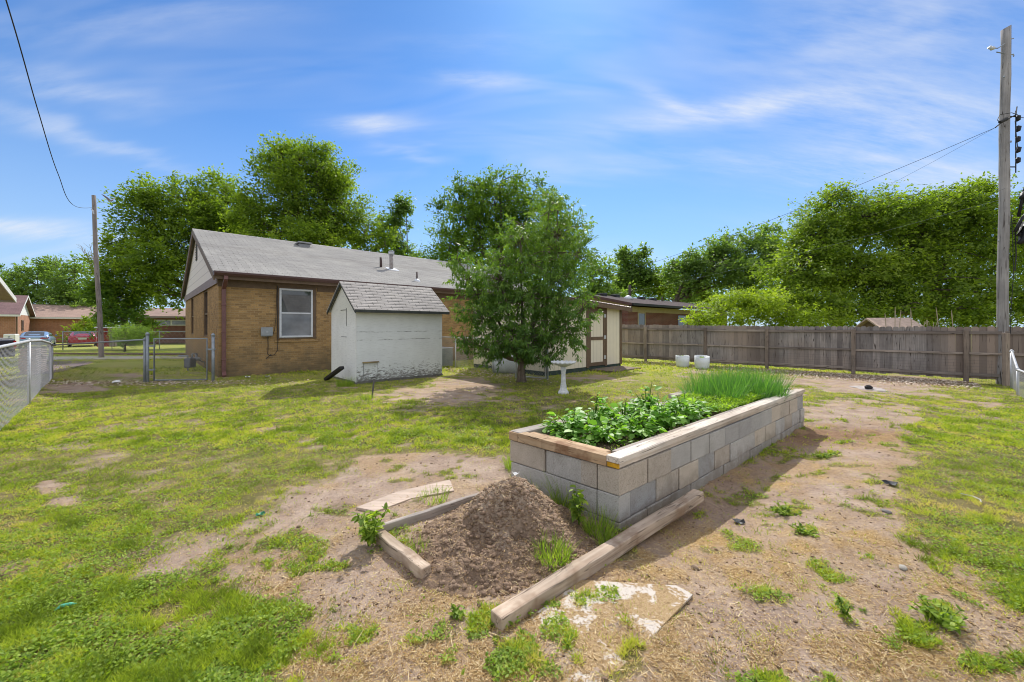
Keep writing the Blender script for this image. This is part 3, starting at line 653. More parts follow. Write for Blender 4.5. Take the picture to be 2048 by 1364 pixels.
# meter box and cables on the wall
mb = MB(); mb.box(1.06, 1.36, -.1, -.004, 1.18, 1.44); mb.box(1.05, 1.37, -.115, -.101, 1.2, 1.46); mo = mb.build('meter_box', M['grey_box'], H, bevel=.008)
MB().box(1.19, 1.24, -.125, -.116, 1.3, 1.33).build('latch', M['galv'], mo)
cb = MB()
cb.tube([(1.5, -.045, 2.8), (1.475, -.045, 2.2), (1.46, -.05, 1.7), (1.42, -.05, 1.35), (1.37, -.06, 1.22)], .007, 5)
cb.tube([(1.52, -.045, 2.75), (1.515, -.045, 1.6), (1.52, -.05, 1.0), (1.5, -.055, .72), (1.42, -.05, .60), (1.28, -.05, .57), (1.2, -.045, .48)], .009, 5)
cb.tube([(1.24, -.05, 1.18), (1.25, -.05, .9), (1.24, -.05, .62), (1.3, -.05, .58), (1.33, -.05, .62)], .011, 5)
cb.build('cable', M['dark_wire'], H)

# gas meter by the gable end
gm = empty('gas_meter', (*G(380, 741), 0), TH+.9, 'grey gas meter with regulator standing by the gable end wall', 'gas meter')
m = MB(); m.box(-.16, .16, -.1, .1, .1, .42); m.build('meter_body', m_plain('meter_grey', (.16,.17,.19), .5), gm, bevel=.04, seg=3)
m = MB(); m.lathe([(.02,.30),(.11,.31),(.14,.36),(.11,.41),(.02,.42)], 18, .33, .02); m.tube([(.33,.02,.42),(.33,.02,.52)], .04, 12); m.build('regulator', M['grey_box'], gm, True)
m = MB(); m.tube([(.1,0,.42),(.1,0,.55),(.33,0,.55),(.33,0,.45)], .022, 8); m.tube([(-.1,0,.42),(-.1,0,.5),(-.1,.3,.5)], .022, 8); m.tube([(.33,.02,.36),(.75,.02,.2),(.75,.02,-.02)], .022, 8); m.tube([(-.1,0,.12),(-.1,0,0)], .02, 8); m.build_split('pipe', M['galv_dull'], gm, smooth=True)

# ------------------------------------------------------------------ small white shed
S = empty('garden_shed', (-4.03, 10.34), TH, 'small weathered white shed with flaking paint and a steep shingle roof', 'shed')
SL, SD, SE, SR = 2.6, 1.8, 2.0, 2.70
MB().box(0, SL, -.012, 0, .06, SE).build('front_wall', M['shed_front'], S)
o = MB().prismx([(0, .06), (SD, .06), (SD, SE-.02), (SD/2, SR-.06), (0, SE-.02)], -.012, .012).build('side_wall', M['shed_side'], S)
m = MB(); m.box(SL-.02, SL, .0, SD, .06, SE-.03); m.box(.02, SL-.02, SD-.02, SD, .06, SE-.03); m.prismx([(0, SE-.03), (SD, SE-.03), (SD/2, SR-.06)], SL-.02, SL); m.build('back_wall', M['shed_side'], S)
m = MB(); m.box(-.03, SL+.02, -.02, SD, -.1, .055); m.build('footing', m_plain('footing', (.16,.15,.14), .9, .3), S)
m = MB(); m.box(-.022, .0, -.022, -.0125, .04, SE-.02); m.build('corner_board', M['shed_side'], S)
shs = (SR-SE)/(SD/2)
m = MB(); n_ = 9; ov = .16; zb = SE-ov*shs+.05
for i in range(n_):
    a = i/n_; b2 = (i+1)/n_; y0 = -ov+(SD/2+ov)*a; y1 = -ov+(SD/2+ov)*b2; z0 = zb+(SR+.03-zb)*a; z1 = zb+(SR+.03-zb)*b2
    m.prismx([(y0, z0+.008), (y1+.01, z1), (y1+.01, z1-.03), (y0, z0-.03)], -.1, SL+.17)
m.prismx([(SD+ov, zb), (SD/2, SR+.03), (SD/2, SR-.0), (SD+ov, zb-.03)], -.1, SL+.17)
m.build('roof', M['shingle_shed'], S)
m = MB(); m.box(-.09, SL+.16, -ov-.015, -ov+.005, zb-.075, zb-.006); m.box(-.05, SL+.12, -ov+.006, -.013, zb-.05, zb-.035)
for x0 in (-.095, ): 
    for sg in (-1, 1): m.prismx([(SD/2+sg*(SD/2+ov), zb-.032), (SD/2, SR-.003), (SD/2, SR-.06), (SD/2+sg*(SD/2+ov), zb-.09)], x0, x0+.03)
m.build('fascia', m_plain('drip_edge', (.055,.06,.058), .6), S)
fo = MB().box(.2, .56, -.03, -.013, .14, .52).build('hatch', M['shed_front'], S)
MB().box(.16, .58, -.09, -.013, .53, .56).build('ledge', m_wood('ledge', (.3,.22,.1), (.45,.36,.2)), fo)
MB().box(.19, .57, -.016, -.0125, .13, .53).build('shadow_gap', M['black_plastic'], fo)
m = MB(); m.box(-.018, -.0125, .62, 1.05, 1.93, 1.945); m.box(-.018, -.0125, .62, .635, 1.5, 1.98); m.box(-.018, -.0125, .6, 1.0, 1.2, 1.21); m.build_split('seam', M['black_plastic'], S)

# black downspout extension leaning on the shed
p0 = G(652, 763); m = MB(); d_ = np.array(W(684, 735, 10.35))-np.array((*p0, .04)); 
bo = empty('drain_extension', (*p0, 0), 0, 'black plastic drain extension leaning against the white shed', 'drain pipe')
m.obox((0, 0, .06), tuple(d_+np.array((0, 0, .04))), .13, .08); m.build('channel', M['black_plastic'], bo, bevel=.01)
p0 = G(743, 797); m = MB(); m.tube([(*p0, -.05), (p0[0]+.02, p0[1]+.1, .38)], .018, 6)
tag(m.build('garden_stake', M['rust_wire']), 'thin dark metal stake stuck in the lawn before the shed', 'stake')

# ------------------------------------------------------------------ cream outbuilding
C_ = empty('storage_shed', (.99, 12.), TH, 'cream storage shed with grooved siding, brown trim and metal roof beside the fence', 'shed')
CL, CD = 4.13, 3.5
w = MB(); w.box(0, 2.02, -.015, .02, .13, 2.26); w.box(2.02, 3.19, -.015, .02, 2.07, 2.22); w.box(3.19, CL, -.015, .02, .13, 2.2)
w.box(-.015, .02, .02, CD, .13, 2.3); w.box(CL-.02, CL+.015, .02, CD, .13, 2.15); w.box(0, CL, CD-.02, CD, .13, 2.2); w.build('wall', M['cream_siding'], C_)
MB().box(0, CL, .0, CD, -.1, .128).build('base', m_plain('base_green', (.05,.07,.06), .9), C_)
tr = MB(); tr.box(2.02, 2.13, -.045, -.002, .1, 2.18); tr.box(3.08, 3.19, -.045, -.002, .1, 2.18); tr.box(2.13, 3.08, -.043, -.002, 2.05, 2.17)
tr.box(CL-.1, CL+.03, -.04, -.016, .1, 2.17); tr.box(CL+.016, CL+.035, -.016, .1, .1, 2.17); tr.box(-.035, .1, -.04, -.016, .1, 2.26); tr.build_split('trim', M['brown_trim'], C_)
door = empty('door', (0, 0, 0)); door.parent = C_
MB().box(2.13, 3.08, -.02, .0, .14, 2.045).build('panel', M['cream_siding'], door)
d2 = MB(); d2.box(2.135, 2.24, -.04, -.021, .14, 2.045); d2.box(2.97, 3.075, -.04, -.021, .14, 2.045); d2.box(2.24, 2.97, -.038, -.021, 1.93, 2.045); d2.box(2.24, 2.97, -.038, -.021, .14, .26); d2.box(2.24, 2.97, -.038, -.021, 1.02, 1.13); d2.build('frame', M['brown_trim'], door)
hg = MB()
for z in (.35, 1.05, 1.8): hg.box(3.0, 3.12, -.05, -.041, z, z+.12)
hg.build('hinge', M['galv'], door)
rf = MB(); n_ = 30; pts = []
for i in range(n_*4+1):
    x = -.3+(CL+.65)*i/(n_*4); z = 2.43-.055*x+(.018 if i % 4 == 1 else 0); pts.append((x, z))
pts2 = pts+[(x, z-.012) for x, z in pts[::-1]]
V = [(x, -.3, z) for x, z in pts]+[(x, CD+.2, z+.12) for x, z in pts]; n2_ = len(pts)
rf.add(V, [(i, i+1, i+1+n2_, i+n2_) for i in range(n2_-1)]); ro = rf.build('roof', m_plain('metal_roof', (.1,.08,.075), .45, .1, metal=.3), C_); sm = ro.modifiers.new('s', 'SOLIDIFY'); sm.thickness = .01
fa = MB(); fa.add([(-.28,-.29,2.42),(CL+.33,-.29,2.17),(CL+.33,-.29,2.03),(-.28,-.29,2.27),(-.28,-.26,2.42),(CL+.33,-.26,2.17),(CL+.33,-.26,2.03),(-.28,-.26,2.27)], [(0,1,2,3),(7,6,5,4),(0,4,5,1),(3,2,6,7),(1,5,6,2),(0,3,7,4)]); fa.build('fascia', M['brown_trim'], C_)
MB().box(2.2, 3.9, -.95, -.05, -.02, .05).build('threshold', m_plain('threshold', (.2,.15,.12), .95, .3), C_)
# air-conditioning unit behind the small shed
x_, y_ = -2.75, 15.0
ac = empty('air_conditioner', (x_, y_, 0), TH, 'grey air conditioner unit behind the white shed by the brick wall', 'air conditioner')
MB().box(-.38, .38, -.38, .38, .0, .66).build('casing', M['grey_box'], ac, bevel=.02); MB().box(-.4, .4, -.4, .4, .662, .7).build('lid', M['galv'], ac, bevel=.015)
gr = MB()
for i in range(9): gr.box(-.39, .39, -.39, -.382, .08+i*.06, .1+i*.06)
gr.build('grille', M['galv_dull'], ac)

# ------------------------------------------------------------------ chain link fences
def chain_mesh(mb, a, b, h, r=.002, pitch=.075, z0=.03, top=None):
    a = np.array(a, float); b = np.array(b, float); L = np.linalg.norm(b-a); d = (b-a)/L
    if top is None: top = lambda s: h
    n = int(L/pitch)
    nrm = np.array((-d[1], d[0]))
    for fam in (0, 1):
        for i in range(-int(h/pitch)-1, n+1):
            s0 = i*pitch; s1 = s0+h
            if fam: s0, s1 = s1, s0
            # line from (s0,z0) to (s1,h): clip to 0..L
            p = (s0, 0.); q = (s1, 1.)
            t0, t1 = 0., 1.
            ds = s1-s0
            for lim, sg in ((0, 1), (L, -1)):
                if abs(ds) > 1e-9:
                    tt = (lim-s0)/ds
                    if sg*(s0-lim) < 0: t0 = max(t0, tt)
                    if sg*(s1-lim) < 0: t1 = min(t1, tt)
            if t1-t0 < .02: continue
            pts = []
            for t_ in (t0, (t0+t1)/2, t1):
                s = s0+ds*t_; pp = a+d*s+nrm*(.003 if fam else -.003); zt = top(s); pts.append((pp[0], pp[1], z0+(zt-z0)*t_+float(zg(pp[0], pp[1]))*(1-t_)))
            mb.tube(pts, r, 3, cap=False)
def cpost(mb, x, y, h, r=.028): mb.tube([(x, y, -.2), (x, y, h)], r, 12); mb.lathe([(r*1.25, h-.01), (r*1.35, h+.02), (r*.9, h+.05), (r*.3, h+.065)], 12, x, y)
def chain_fence(pts, label, hs, rail=.021, r=.002, pitch=.075, mat='galv', group=None, skip=()):
    e = empty('chain_link_fence', (pts[0][0], pts[0][1], 0), 0, label, 'fence', group)
    def T(mb): mb.v = [(x-pts[0][0], y-pts[0][1], z) for x, y, z in mb.v]; return mb
    S_ = [0]
    for i in range(len(pts)-1): S_.append(S_[-1]+math.dist(pts[i], pts[i+1]))
    for i, (x, y) in enumerate(pts):
        if i in skip: continue
        m = MB(); cpost(m, x, y, hs[i]-.01, .03 if i in (0, len(pts)-1) else .022); T(m).build('post', M[mat], e, True)
    m = MB(); m.tube([(x, y, hs[i]) for i, (x, y) in enumerate(pts)], rail, 10); T(m).build('top_rail', M[mat], e, True)
    m = MB()
    for i in range(len(pts)-1):
        L = math.dist(pts[i], pts[i+1]); h0, h1 = hs[i], hs[i+1]
        chain_mesh(m, pts[i], pts[i+1], (h0+h1)/2, r, pitch, top=lambda s, h0=h0, h1=h1, L=L: h0+(h1-h0)*s/L-.01)
    T(m).build('wire_mesh', M['mesh_wire'], e)
    return e
# left boundary fence, running towards the camera
lf = [(-13.0, 11.3), (-12.2, 10.55), (-10.9, 9.25), (-9.25, 7.66), (-7.9, 6.33), (-6.4, 4.83), (-5.2, 3.6)]
chain_fence(lf, 'sagging galvanised chain link fence along the left edge of the yard', [.97, 1.06, 1.17, 1.215, 1.21, 1.2, 1.2], rail=.024, r=.0022, pitch=.10, skip=(1, 2, 4))
chain_fence([(-12.95, 11.22), (-9.75, 10.62)], 'low chain link fence between the left corner and the gate', [.96, 1.14], r=.0016, mat='galv_dull', pitch=.09)
# gate
ge = empty('chain_link_gate', (-9.6, 10.6, 0), 0, 'grey chain link gate standing closed beside the brick house corner', 'gate')
def GT(mb): mb.v = [(x+9.6, y-10.6, z) for x, y, z in mb.v]; return mb
gL, gR = np.array((-9.5, 10.62)), np.array((-8.22, 10.78))
m = MB(); cpost(m, -9.66, 10.6, 1.27, .036); GT(m).build('gate_post', M['galv_dull'], ge, True)
m = MB(); cpost(m, -8.07, 10.8, 1.24, .036); GT(m).build('gate_post', M['galv_dull'], ge, True)
m = MB(); m.tube([(*gL, .06), (*gL, 1.16), (*gR, 1.16), (*gR, .06), (*gL, .06)], .02, 8); GT(m).build('frame', M['galv_dull'], ge, True)
m = MB(); chain_mesh(m, gL, gR, 1.15, .0015, .09, z0=.07); GT(m).build('wire_mesh', M['mesh_wire'], ge)
m = MB(); m.box(-9.62, -9.48, 10.58, 10.64, .32, .36); m.box(-9.62, -9.48, 10.58, 10.64, .95, .99); m.box(-8.24, -8.02, 10.76, 10.82, .85, .89); GT(m).build('hinge', M['galv_dull'], ge)
# kennel run between the sheds
chain_fence([(-2.9, 15.05), (-2.04, 14.46), (.12, 11.65)], 'chain link run fence between the white shed and the fruit tree', [1.1, 1.09, 1.1], rail=.019, pitch=.08, r=.0026)
ge = empty('chain_link_gate', (.18, 11.5, 0), 0, 'low chain link gate behind the fruit tree beside the storage shed', 'gate')
def GT2(mb): mb.v = [(x-.18, y-11.5, z) for x, y, z in mb.v]; return mb
a_, b_ = np.array((.2, 11.55)), np.array((.93, 11.12))
m = MB(); m.tube([(*a_, .05), (*a_, 1.1), (*b_, 1.1), (*b_, .05), (*a_, .05)], .022, 8); GT2(m).build('frame', M['galv'], ge, True)
m = MB(); chain_mesh(m, a_, b_, 1.09, .002, .08, z0=.06); GT2(m).build('wire_mesh', M['mesh_wire'], ge)
m = MB(); cpost(m, .99, 11.15, 1.15, .03); GT2(m).build('gate_post', M['galv_dull'], ge, True)
# right boundary fence
chain_fence([(12.02, 9.62), (10.9, 8.62), (9.4, 7.2), (7.9, 5.85)], 'curving galvanised chain link fence at the right edge of the yard', [.88, .56, .6, .9], rail=.022, r=.0015, pitch=.08, skip=(2,))
chain_fence([(-32, 28.5), (-29, 29), (-26, 29.5), (-23, 30)], 'distant chain link fence behind the parked cars', [1.1]*4, rail=.03, r=.004, pitch=.3, mat='galv_dull')

# white drum lying behind the run fence
p0 = G(1012, 750); wd = empty('fallen_drum', (p0[0]+.05, p0[1]+.55, .29), TH+2.2, 'white plastic drum lying on its side behind the chain link', 'drum')
m = MB(); m.lathe([(.2,-.47),(.27,-.46),(.29,-.42),(.29,.0),(.305,.02),(.305,.05),(.29,.07),(.29,.42),(.27,.46),(.2,.47)], 26); m.v = [(z, y, x) for x, y, z in m.v]; m.build('drum_body', M['barrel'], wd, True)
m = MB(); m.lathe([(.3, .40),(.315,.41),(.315,.44),(.3,.45)], 26); m.v = [(z, y, x) for x, y, z in m.v]; m.build('hoop', M['galv'], wd, True)
# two cut drums used as planters in front of the board fence
for i, (px, py, r, h, lb) in enumerate(((1365, 735, .235, .41, 'white cut drum planter with ragged rim, left of the pair at the fence'), (1404, 738.5, .245, .43, 'white cut drum planter with a smooth tilted rim, right of the pair at the fence'))):
    x, y = G(px, py); y += r; x = (px-1024)/FP*y
    e = empty('drum_planter', (x, y, 0), .4*i, lb, 'planter', 'cut white drums used as planters')
    def wob(j, t, rr, z, i=i): return (rr, z+((.035*sin(t*1+.6) if i else .012*sin(3*t)+.008*sin(11*t)) if z > h*.9 else 0))
    m = MB(); m.lathe([(r*.88, -.02), (r*.95, .06), (r, h*.45), (r, h), (r-.012, h), (r-.014, h*.5), (r*.9, h*.7)], 32, wob=wob); m.build('drum', M['barrel'], e, True)
    MB().lathe([(r*.93, h*.72), (r*.9, h*.74)], 20).build('soil', M['soil_dark'], e)
    n = 40; a = rng.random(n)*2*pi; q = rng.random(n)*r*.7
    V, F, at = leaves(np.stack([q*np.cos(a), q*np.sin(a), np.full(n, h*.74)], 1), np.stack([rng.normal(size=n)*.4, rng.normal(size=n)*.4, np.ones(n)], 1), rng.normal(size=(n, 3)), .05+.12*rng.random(n), .012+.02*rng.random(n), rng.random(n)*.6)
    me = fast_mesh('seedlings', V, F, 4); attr(me, 'rnd', at); link('seedlings', me, M['leaf_weed'], e)

# ------------------------------------------------------------------ board fence
FA = np.array((4.55, 17.96)); FB = np.array((13.0, 9.91)); FD = (FB-FA)/np.linalg.norm(FB-FA); FL = np.linalg.norm(FB-FA); FANG = math.atan2(FD[1], FD[0])
bf = empty('board_fence', (*FA, 0), FANG, 'weathered grey-brown dog-ear board fence along the back of the yard', 'fence')
def ftop(s): return EYE+np.interp(s, [0, 3, 6, 9, FL], [.085, .04, 0., -.01, -.02])
npk = 0; s = .0; parts = []
while s < FL:
    wd_ = .135+.01*random.random(); zt = float(ftop(s))+random.uniform(-.012, .012); x0, x1 = s, s+wd_-.0005; lean = random.uniform(-.003, .002); yb = .022+random.uniform(-.003, .004)
    zb_ = .10+random.uniform(-.012, .02)
    m = MB().prism([(x0, zb_), (x1, zb_), (x1+lean, zt-.035), (x1-.03+lean, zt), (x0+.03+lean, zt), (x0+lean, zt-.035)], yb, yb+.016)
    parts.append(m); s += wd_
for k_ in range(len(parts)):                 # each board is a part of the fence
    parts[k_].build('picket', M['fence_wood'], bf)
posts_s = []
for px in (1292, 1411, 1534, 1707, 1932):
    k_ = (px-1024)/FP; s = (k_*FA[1]-FA[0])/(FD[0]-k_*FD[1]); posts_s.append(s)
prev = -.0
for i, s in enumerate(posts_s+[FL]):
    for z, hh in ((.17, .06), (.74, .045), (float(ftop(s))-.2, .06)):
        if s-prev > .3:
            m = MB(); z2 = z+(.01 if i % 2 else 0); m.add([(prev+.05, -.022, z), (s-.05, -.022, z2), (s-.05, -.022, z2+hh*1.3), (prev+.05, -.022, z+hh*1.3), (prev+.05, .018, z), (s-.05, .018, z2), (s-.05, .018, z2+hh*1.3), (prev+.05, .018, z+hh*1.3)], [(0,1,2,3),(7,6,5,4),(0,4,5,1),(3,2,6,7),(1,5,6,2),(0,3,7,4)]); m.build('rail', M['fence_rail'], bf)
    if i < 5:
        m = MB(); m.box(s-.05, s+.05, -.06, .018, -.2, float(ftop(s))-.09); m.build('post', M['fence_post'], bf, bevel=.006)
    prev = s
m = MB(); s0 = posts_s[2]+.05
for z in (.04, .11, .18, .26, .34, .42, .5, .58): m.tube([(s0, -.075, z), (FL-.7, -.078, z+.01)], .0016, 3, False)
for k_ in np.arange(s0, FL-.7, .16): m.tube([(k_, -.075, .0), (k_, -.075, .62)], .0014, 3, False)
m.build('wire_mesh', M['rust_wire'], bf)
# second, more distant fence fragment at the right edge
f2 = empty('board_fence', (14.2, 11.2, 0), FANG+.3, 'short grey board fence fragment beyond the utility pole', 'fence')
for i in range(14):
    m = MB(); x0 = i*.145; m.prism([(x0, .1), (x0+.138, .1), (x0+.138, 1.02), (x0+.11, 1.06), (x0+.03, 1.06), (x0, 1.02)], 0, .018); m.build('picket', M['fence_wood'], f2)
MB().box(0, 2, -.04, -.002, .8, .9).build('rail', M['fence_rail'], f2); MB().box(.05, .17, -.12, -.042, 0, .93).build('post', M['fence_post'], f2)

# ------------------------------------------------------------------ utility poles and wires
x, y = G(2004, 770); y += .16; x = (2004-1024)/FP*y
PX, PY = x, y
up = empty('utility_pole', (x, y, 0), 0, 'tall weathered wooden utility pole in front of the board fence', 'utility pole')
m = MB(); zs = np.linspace(-.3, 9.2, 24); m.tube([(.10*(z/9.2)+.012*sin(z*1.7), .0, z) for z in zs], [.108-.02*z/9.2+.003*sin(z*5) for z in zs], 20)
top = len(m.v)-20
for k_ in range(20): vx, vy, vz = m.v[top+k_]; m.v[top+k_] = (vx, vy, vz+(vx-.1)*.5)
m.build('pole', M['pole'], up, True)
m = MB()
for z in (1.6, 2.2, 3.0, 3.7, 4.3, 5.2, 6.2, 7.0, 7.9, 8.4): a = z*3.1; m.lathe([(.012, 0), (.03, .006), (.03, .014), (.012, .02)], 8); n_ = len(m.v)-32; m.v[n_:] = [(.1*z/9.2+vz_*cos(a)*1+(.15-.03*z/9.2)*cos(a+4.2)+vx_*.5, (.15-.03*z/9.2)*sin(a+4.2)-vz_, z+vy_) for vx_, vy_, vz_ in m.v[n_:]]
m.build('bolt', M['galv_dull'], up, True)
m = MB(); m.tube([(-.0,-.05,8.75),(-.2,-.08,8.62),(-.34,-.1,8.6)], .012, 6); m.tube([(-.0,-.05,8.5),(-.24,-.08,8.52)], .012, 6); m.tube([(.2,0,8.9),(.3,0,8.93)], .012, 6); m.tube([(.2,0,8.5),(.3,0,8.52)], .012, 6); m.build('bracket', M['galv_dull'], up)
m = MB(); m.tube([(-.32,-.1,8.6),(-.38,-.1,8.6),(-.40,-.1,8.6),(-.45,-.1,8.63)], [.03,.05,.03,.045], 10); m.build('insulator', M['white_metal'], up, True)
m = MB(); m.tube([(.33,-.02,7.05),(.33,-.02,5.45)], .012, 6)
for i in range(5): z = 6.85-i*.27; m.tube([(.33,-.05,z+.06),(.34+.02*(i%2),-.06,z+.03),(.34,-.06,z-.06),(.32,-.05,z-.09)], [.02,.05,.045,.015], 9)
m.tube([(.18,-.02,6.9),(.33,-.02,6.9)], .015, 6); m.tube([(.18,-.02,5.6),(.33,-.02,5.6)], .015, 6)
m.build('spool_rack', M['black_plastic'], up)
m = MB(); m.tube([(.36,-.02,7.15),(.12,-.19,6.86),(-.12,-.2,6.72),(-.3,-.2,6.62),(-.42,-.2,6.52)], .013, 6); m.tube([(-.28,-.2,6.62),(-.36,-.2,6.72),(-.3,-.2,6.85),(.0,-.2,6.9),(.15,-.2,6.85)], .008, 5)
m.tube([(.1,-.19,6.7),(.12,-.2,6.3),(.22,-.15,6.0),(.33,-.05,6.1)], .008, 5); m.tube([(-.14,-.2,6.74),(-.3,-.2,6.66)], [.05,.035], 8)
m.tube([(.02,-.17,4.4),(.05,-.18,3.8),(.06,-.19,2.8),(.0,-.19,2.0),(-.02,-.19,1.3)], .007, 5); m.tube([(.22,-.1,3.9),(.24,-.1,3.3),(.16,-.14,2.9)], .012, 5)
m.build_split('cable', M['dark_wire'], up)
m = MB(); m.tube([(.3,-.1,4.3),(.42,-.1,4.9),(.6,-.1,5.4),(.8,-.1,5.6)], .03, 6); m.tube([(.15,-.15,3.9),(.3,-.15,4.2),(.5,-.15,4.45),(.9,-.1,4.8)], .035, 6)
m.tube([(.22,-.16,3.8),(.34,-.16,4.1),(.36,-.16,3.7),(.24,-.16,3.6)], [.05,.1,.09,.04], 8); m.tube([(.32,-.12,4.75),(.4,-.12,4.85),(.5,-.12,4.75),(.45,-.12,4.6)], [.03,.09,.08,.03], 8); m.build('cable_bundle', M['black_plastic'], up, True)
sp_ = empty('stub_post', (*G(2012, 771), 0), 0, 'short pale wooden stub post standing against the utility pole', 'post')
MB().box(-.055, .055, -.05, .05, -.1, 1.33).build('stub', M['fence_post'], sp_, bevel=.01)
x, y = G(203, 716); y = 18.75
lp = empty('utility_pole', (x, y, 0), 0, 'grey wooden utility pole leaning slightly, beyond the gate on the left', 'utility pole')
m = MB(); zs = np.linspace(-.3, 7.62, 16); m.tube([(-.38*(z/7.6)+.02*sin(z), 0, z) for z in zs], [.098-.022*z/7.6 for z in zs], 14); m.build('pole', M['pole_far'], lp, True)
m = MB(); m.tube([(-.36,-.1,6.95),(-.25,-.14,6.85),(-.22,-.14,6.7)], .03, 6); m.build('bracket', M['galv'], lp)
def wire(pts, r, label, mat='dark_wire', sag=0):
    P = []
    for i in range(len(pts)-1):
        a = np.array(pts[i]); b = np.array(pts[i+1])
        for k_ in range(12): t_ = k_/12; p = a+(b-a)*t_; p[2] -= sag*4*t_*(1-t_); P.append(tuple(p))
    P.append(pts[-1]); m = MB(); m.tube(P, r, 5, False); return tag(m.build('overhead_wire', M[mat]), label, 'wire')
lw = [(-2., .9, 4.95), (-5.06, 4.0, 4.76), (-6.52, 5.5, 4.47), (-8.4, 7.4, 4.32), (-10.6, 9.7, 4.41), (-19.5, 18.7, 7.05)]
cs = []
for i in range(60):                            # smooth interpolation of the surveyed points
    u_ = i/59*(len(lw)-1); j = min(int(u_), len(lw)-2); f_ = u_-j
    p0, p1, p2, p3 = [np.array(lw[min(max(q, 0), len(lw)-1)]) for q in (j-1, j, j+1, j+2)]
    cs.append(tuple(.5*((2*p1)+(-p0+p2)*f_+(2*p0-5*p1+4*p2-p3)*f_**2+(-p0+3*p1-3*p2+p3)*f_**3)))
m = MB(); m.tube(cs[:47], .006, 6, False); m.tube(cs[46:], .006, 4, False); tag(m.build('overhead_wire', M['dark_wire']), 'twisted black overhead wire crossing the upper left sky', 'wire')
P1 = (PX-.42, PY-.2, 6.52)
wire([P1, (2.3, 21.5, 3.35)], .0055, 'thick service wire from the pole down to the tan brick house', sag=.35)
wire([P1, (7.3, 23.0, 3.5)], .003, 'thin upper wire from the pole to the red brick house', sag=.5)
wire([(PX-.1, PY-.15, 5.0), (8.2, 23.9, 3.2)], .0025, 'thin lower wire from the pole to the red brick house', sag=.3)
wire([(PX-.1, PY-.15, 4.75), (3.6, 40, 4.0)], .003, 'thin wire from the pole towards the distant trees', 'galv_dull', sag=.6)
wire([(PX+.35, PY, 6.9), (PX+6, PY+.5, 7.0)], .007, 'short wire leaving the pole top to the right', sag=.1)

# ------------------------------------------------------------------ bird bath
x, y = G(1128, 789)
bb = empty('bird_bath', (x, y+.1, 0), .3, 'white stone bird bath with a scalloped bowl on a turned pedestal', 'bird bath')
m = MB(); m.lathe([(.125, -.02), (.13, .03), (.115, .06), (.095, .08), (.075, .13), (.07, .19), (.062, .2), (.072, .215), (.06, .225), (.055, .33), (.048, .42), (.046, .44), (.058, .455), (.05, .47), (.062, .5), (.068, .54), (.06, .57), (.06, .6)], 8); m.build('pedestal', M['birdbath'], bb, bevel=.006, seg=2)
def wob(j, t, rr, z): return (rr*(1+.035*sin(16*t)*(rr > .2)), z+.012*sin(16*t)*(rr > .2))
m = MB(); m.lathe([(.06, .595), (.12, .62), (.2, .655), (.265, .685), (.268, .71), (.25, .712), (.19, .685), (.1, .665), (.02, .66)], 96, wob=wob); m.build('bowl', M['birdbath'], bb, True)

# ------------------------------------------------------------------ raised bed
RB = empty('raised_bed', (BA[0], BA[1], 0), BANG, 'long raised garden bed of stacked concrete blocks capped with weathered lumber', 'raised bed')
SK = -.09
def bshear(o):                                # the bed is slightly out of square
    for v in o.data.vertices: v.co.x += SK*v.co.y
    return o
def block(x0, x1, y0, y1, z0, z1, beige):
    j = lambda a: random.uniform(-a, a); dy = j(.010); g = .005; z1 = z1-abs(j(.005))
    o = MB().box(x0+g, x1-g, y0+dy, y1+dy, z0+.0015, z1-.0015).build('concrete_block', M['block_beige' if beige else 'block_grey'], RB, bevel=.006, seg=2)
    return bshear(o)
T = .19
rows = [(.22, .42), (.02, .22), (-.18, .02)]
beige_side = {0: {0, 1, 9, 10, 11}, 1: {2, 3, 5, 8, 9, 11}, 2: set()}
for r_, (z0, z1) in enumerate(rows):
    x = 0.; i = 0; first = .4 if r_ != 1 else .165
    while x < BL-.02:
        x1 = min(x+(first if i == 0 else .385), BL); 
        if BL-x1 < .12: x1 = BL
        block(x, x1, 0, T, z0, z1, i in beige_side[r_]); x = x1; i += 1
    y_ = T if r_ != 1 else T; edges = [T, .34, .71, BW] if r_ == 0 else ([T, .55, .9, BW] if r_ == 1 else [T, .4, .8, BW])
    for k_ in range(3): block(0, T, edges[k_]+.001, edges[k_+1], z0, z1, (r_ == 0 and k_ in (0, 2)) )
    x = T+.001; i = 0
    while x < BL-.02:
        x1 = min(x+.4, BL)
        if BL-x1 < .12: x1 = BL
        block(x, x1, BW-T+.001, BW-.001, z0, z1, random.random() < .2); x = x1
    block(BL-T, BL, T+.001, .55, z0, z1, r_ == 0); block(BL-T, BL, .552, BW-T, z0, z1, False)
def plank(x0, x1, y0, y1, z0, z1, mat='lumber', nm='plank'): 
    o = MB().box(x0, x1, y0, y1, z0, z1).build(nm, M[mat], RB, bevel=.005, seg=2); return bshear(o)
zt = .512
plank(.012, 2.05, .006, .135, .425, .463); plank(2.055, BL-.02, .004, .14, .425, .461)
plank(-.012, 2.42, -.018, .098, .466, zt+.002); plank(2.425, BL+.0, -.016, .10, .466, zt)
plank(.16, 2.9, .101, .165, .466, zt-.012); plank(2.903, BL-.1, .103, .16, .466, zt-.014)
plank(-.018, .072, .1, .73, .428, zt-.004, 'lumber_end'); plank(-.015, .075, .732, 1.02, .428, zt-.002, 'lumber_end'); plank(.076, .155, .168, .98, .466, zt-.01, 'lumber_end')
plank(.0, 1.28, BW-.13, BW+.0, .44, zt); plank(1.9, 2.35, BW-.13, BW+.01, .44, zt+.02); plank(3.0, 3.5, BW-.135, BW+.005, .44, zt+.01); plank(1.3, BL, BW-.13, BW-.005, .425, .438)
plank(-.016, .16, 1.021, BW+.004, .428, zt-.006, 'lumber_end'); plank(BL-.13, BL-.005, .17, BW-.14, .44, zt-.005)
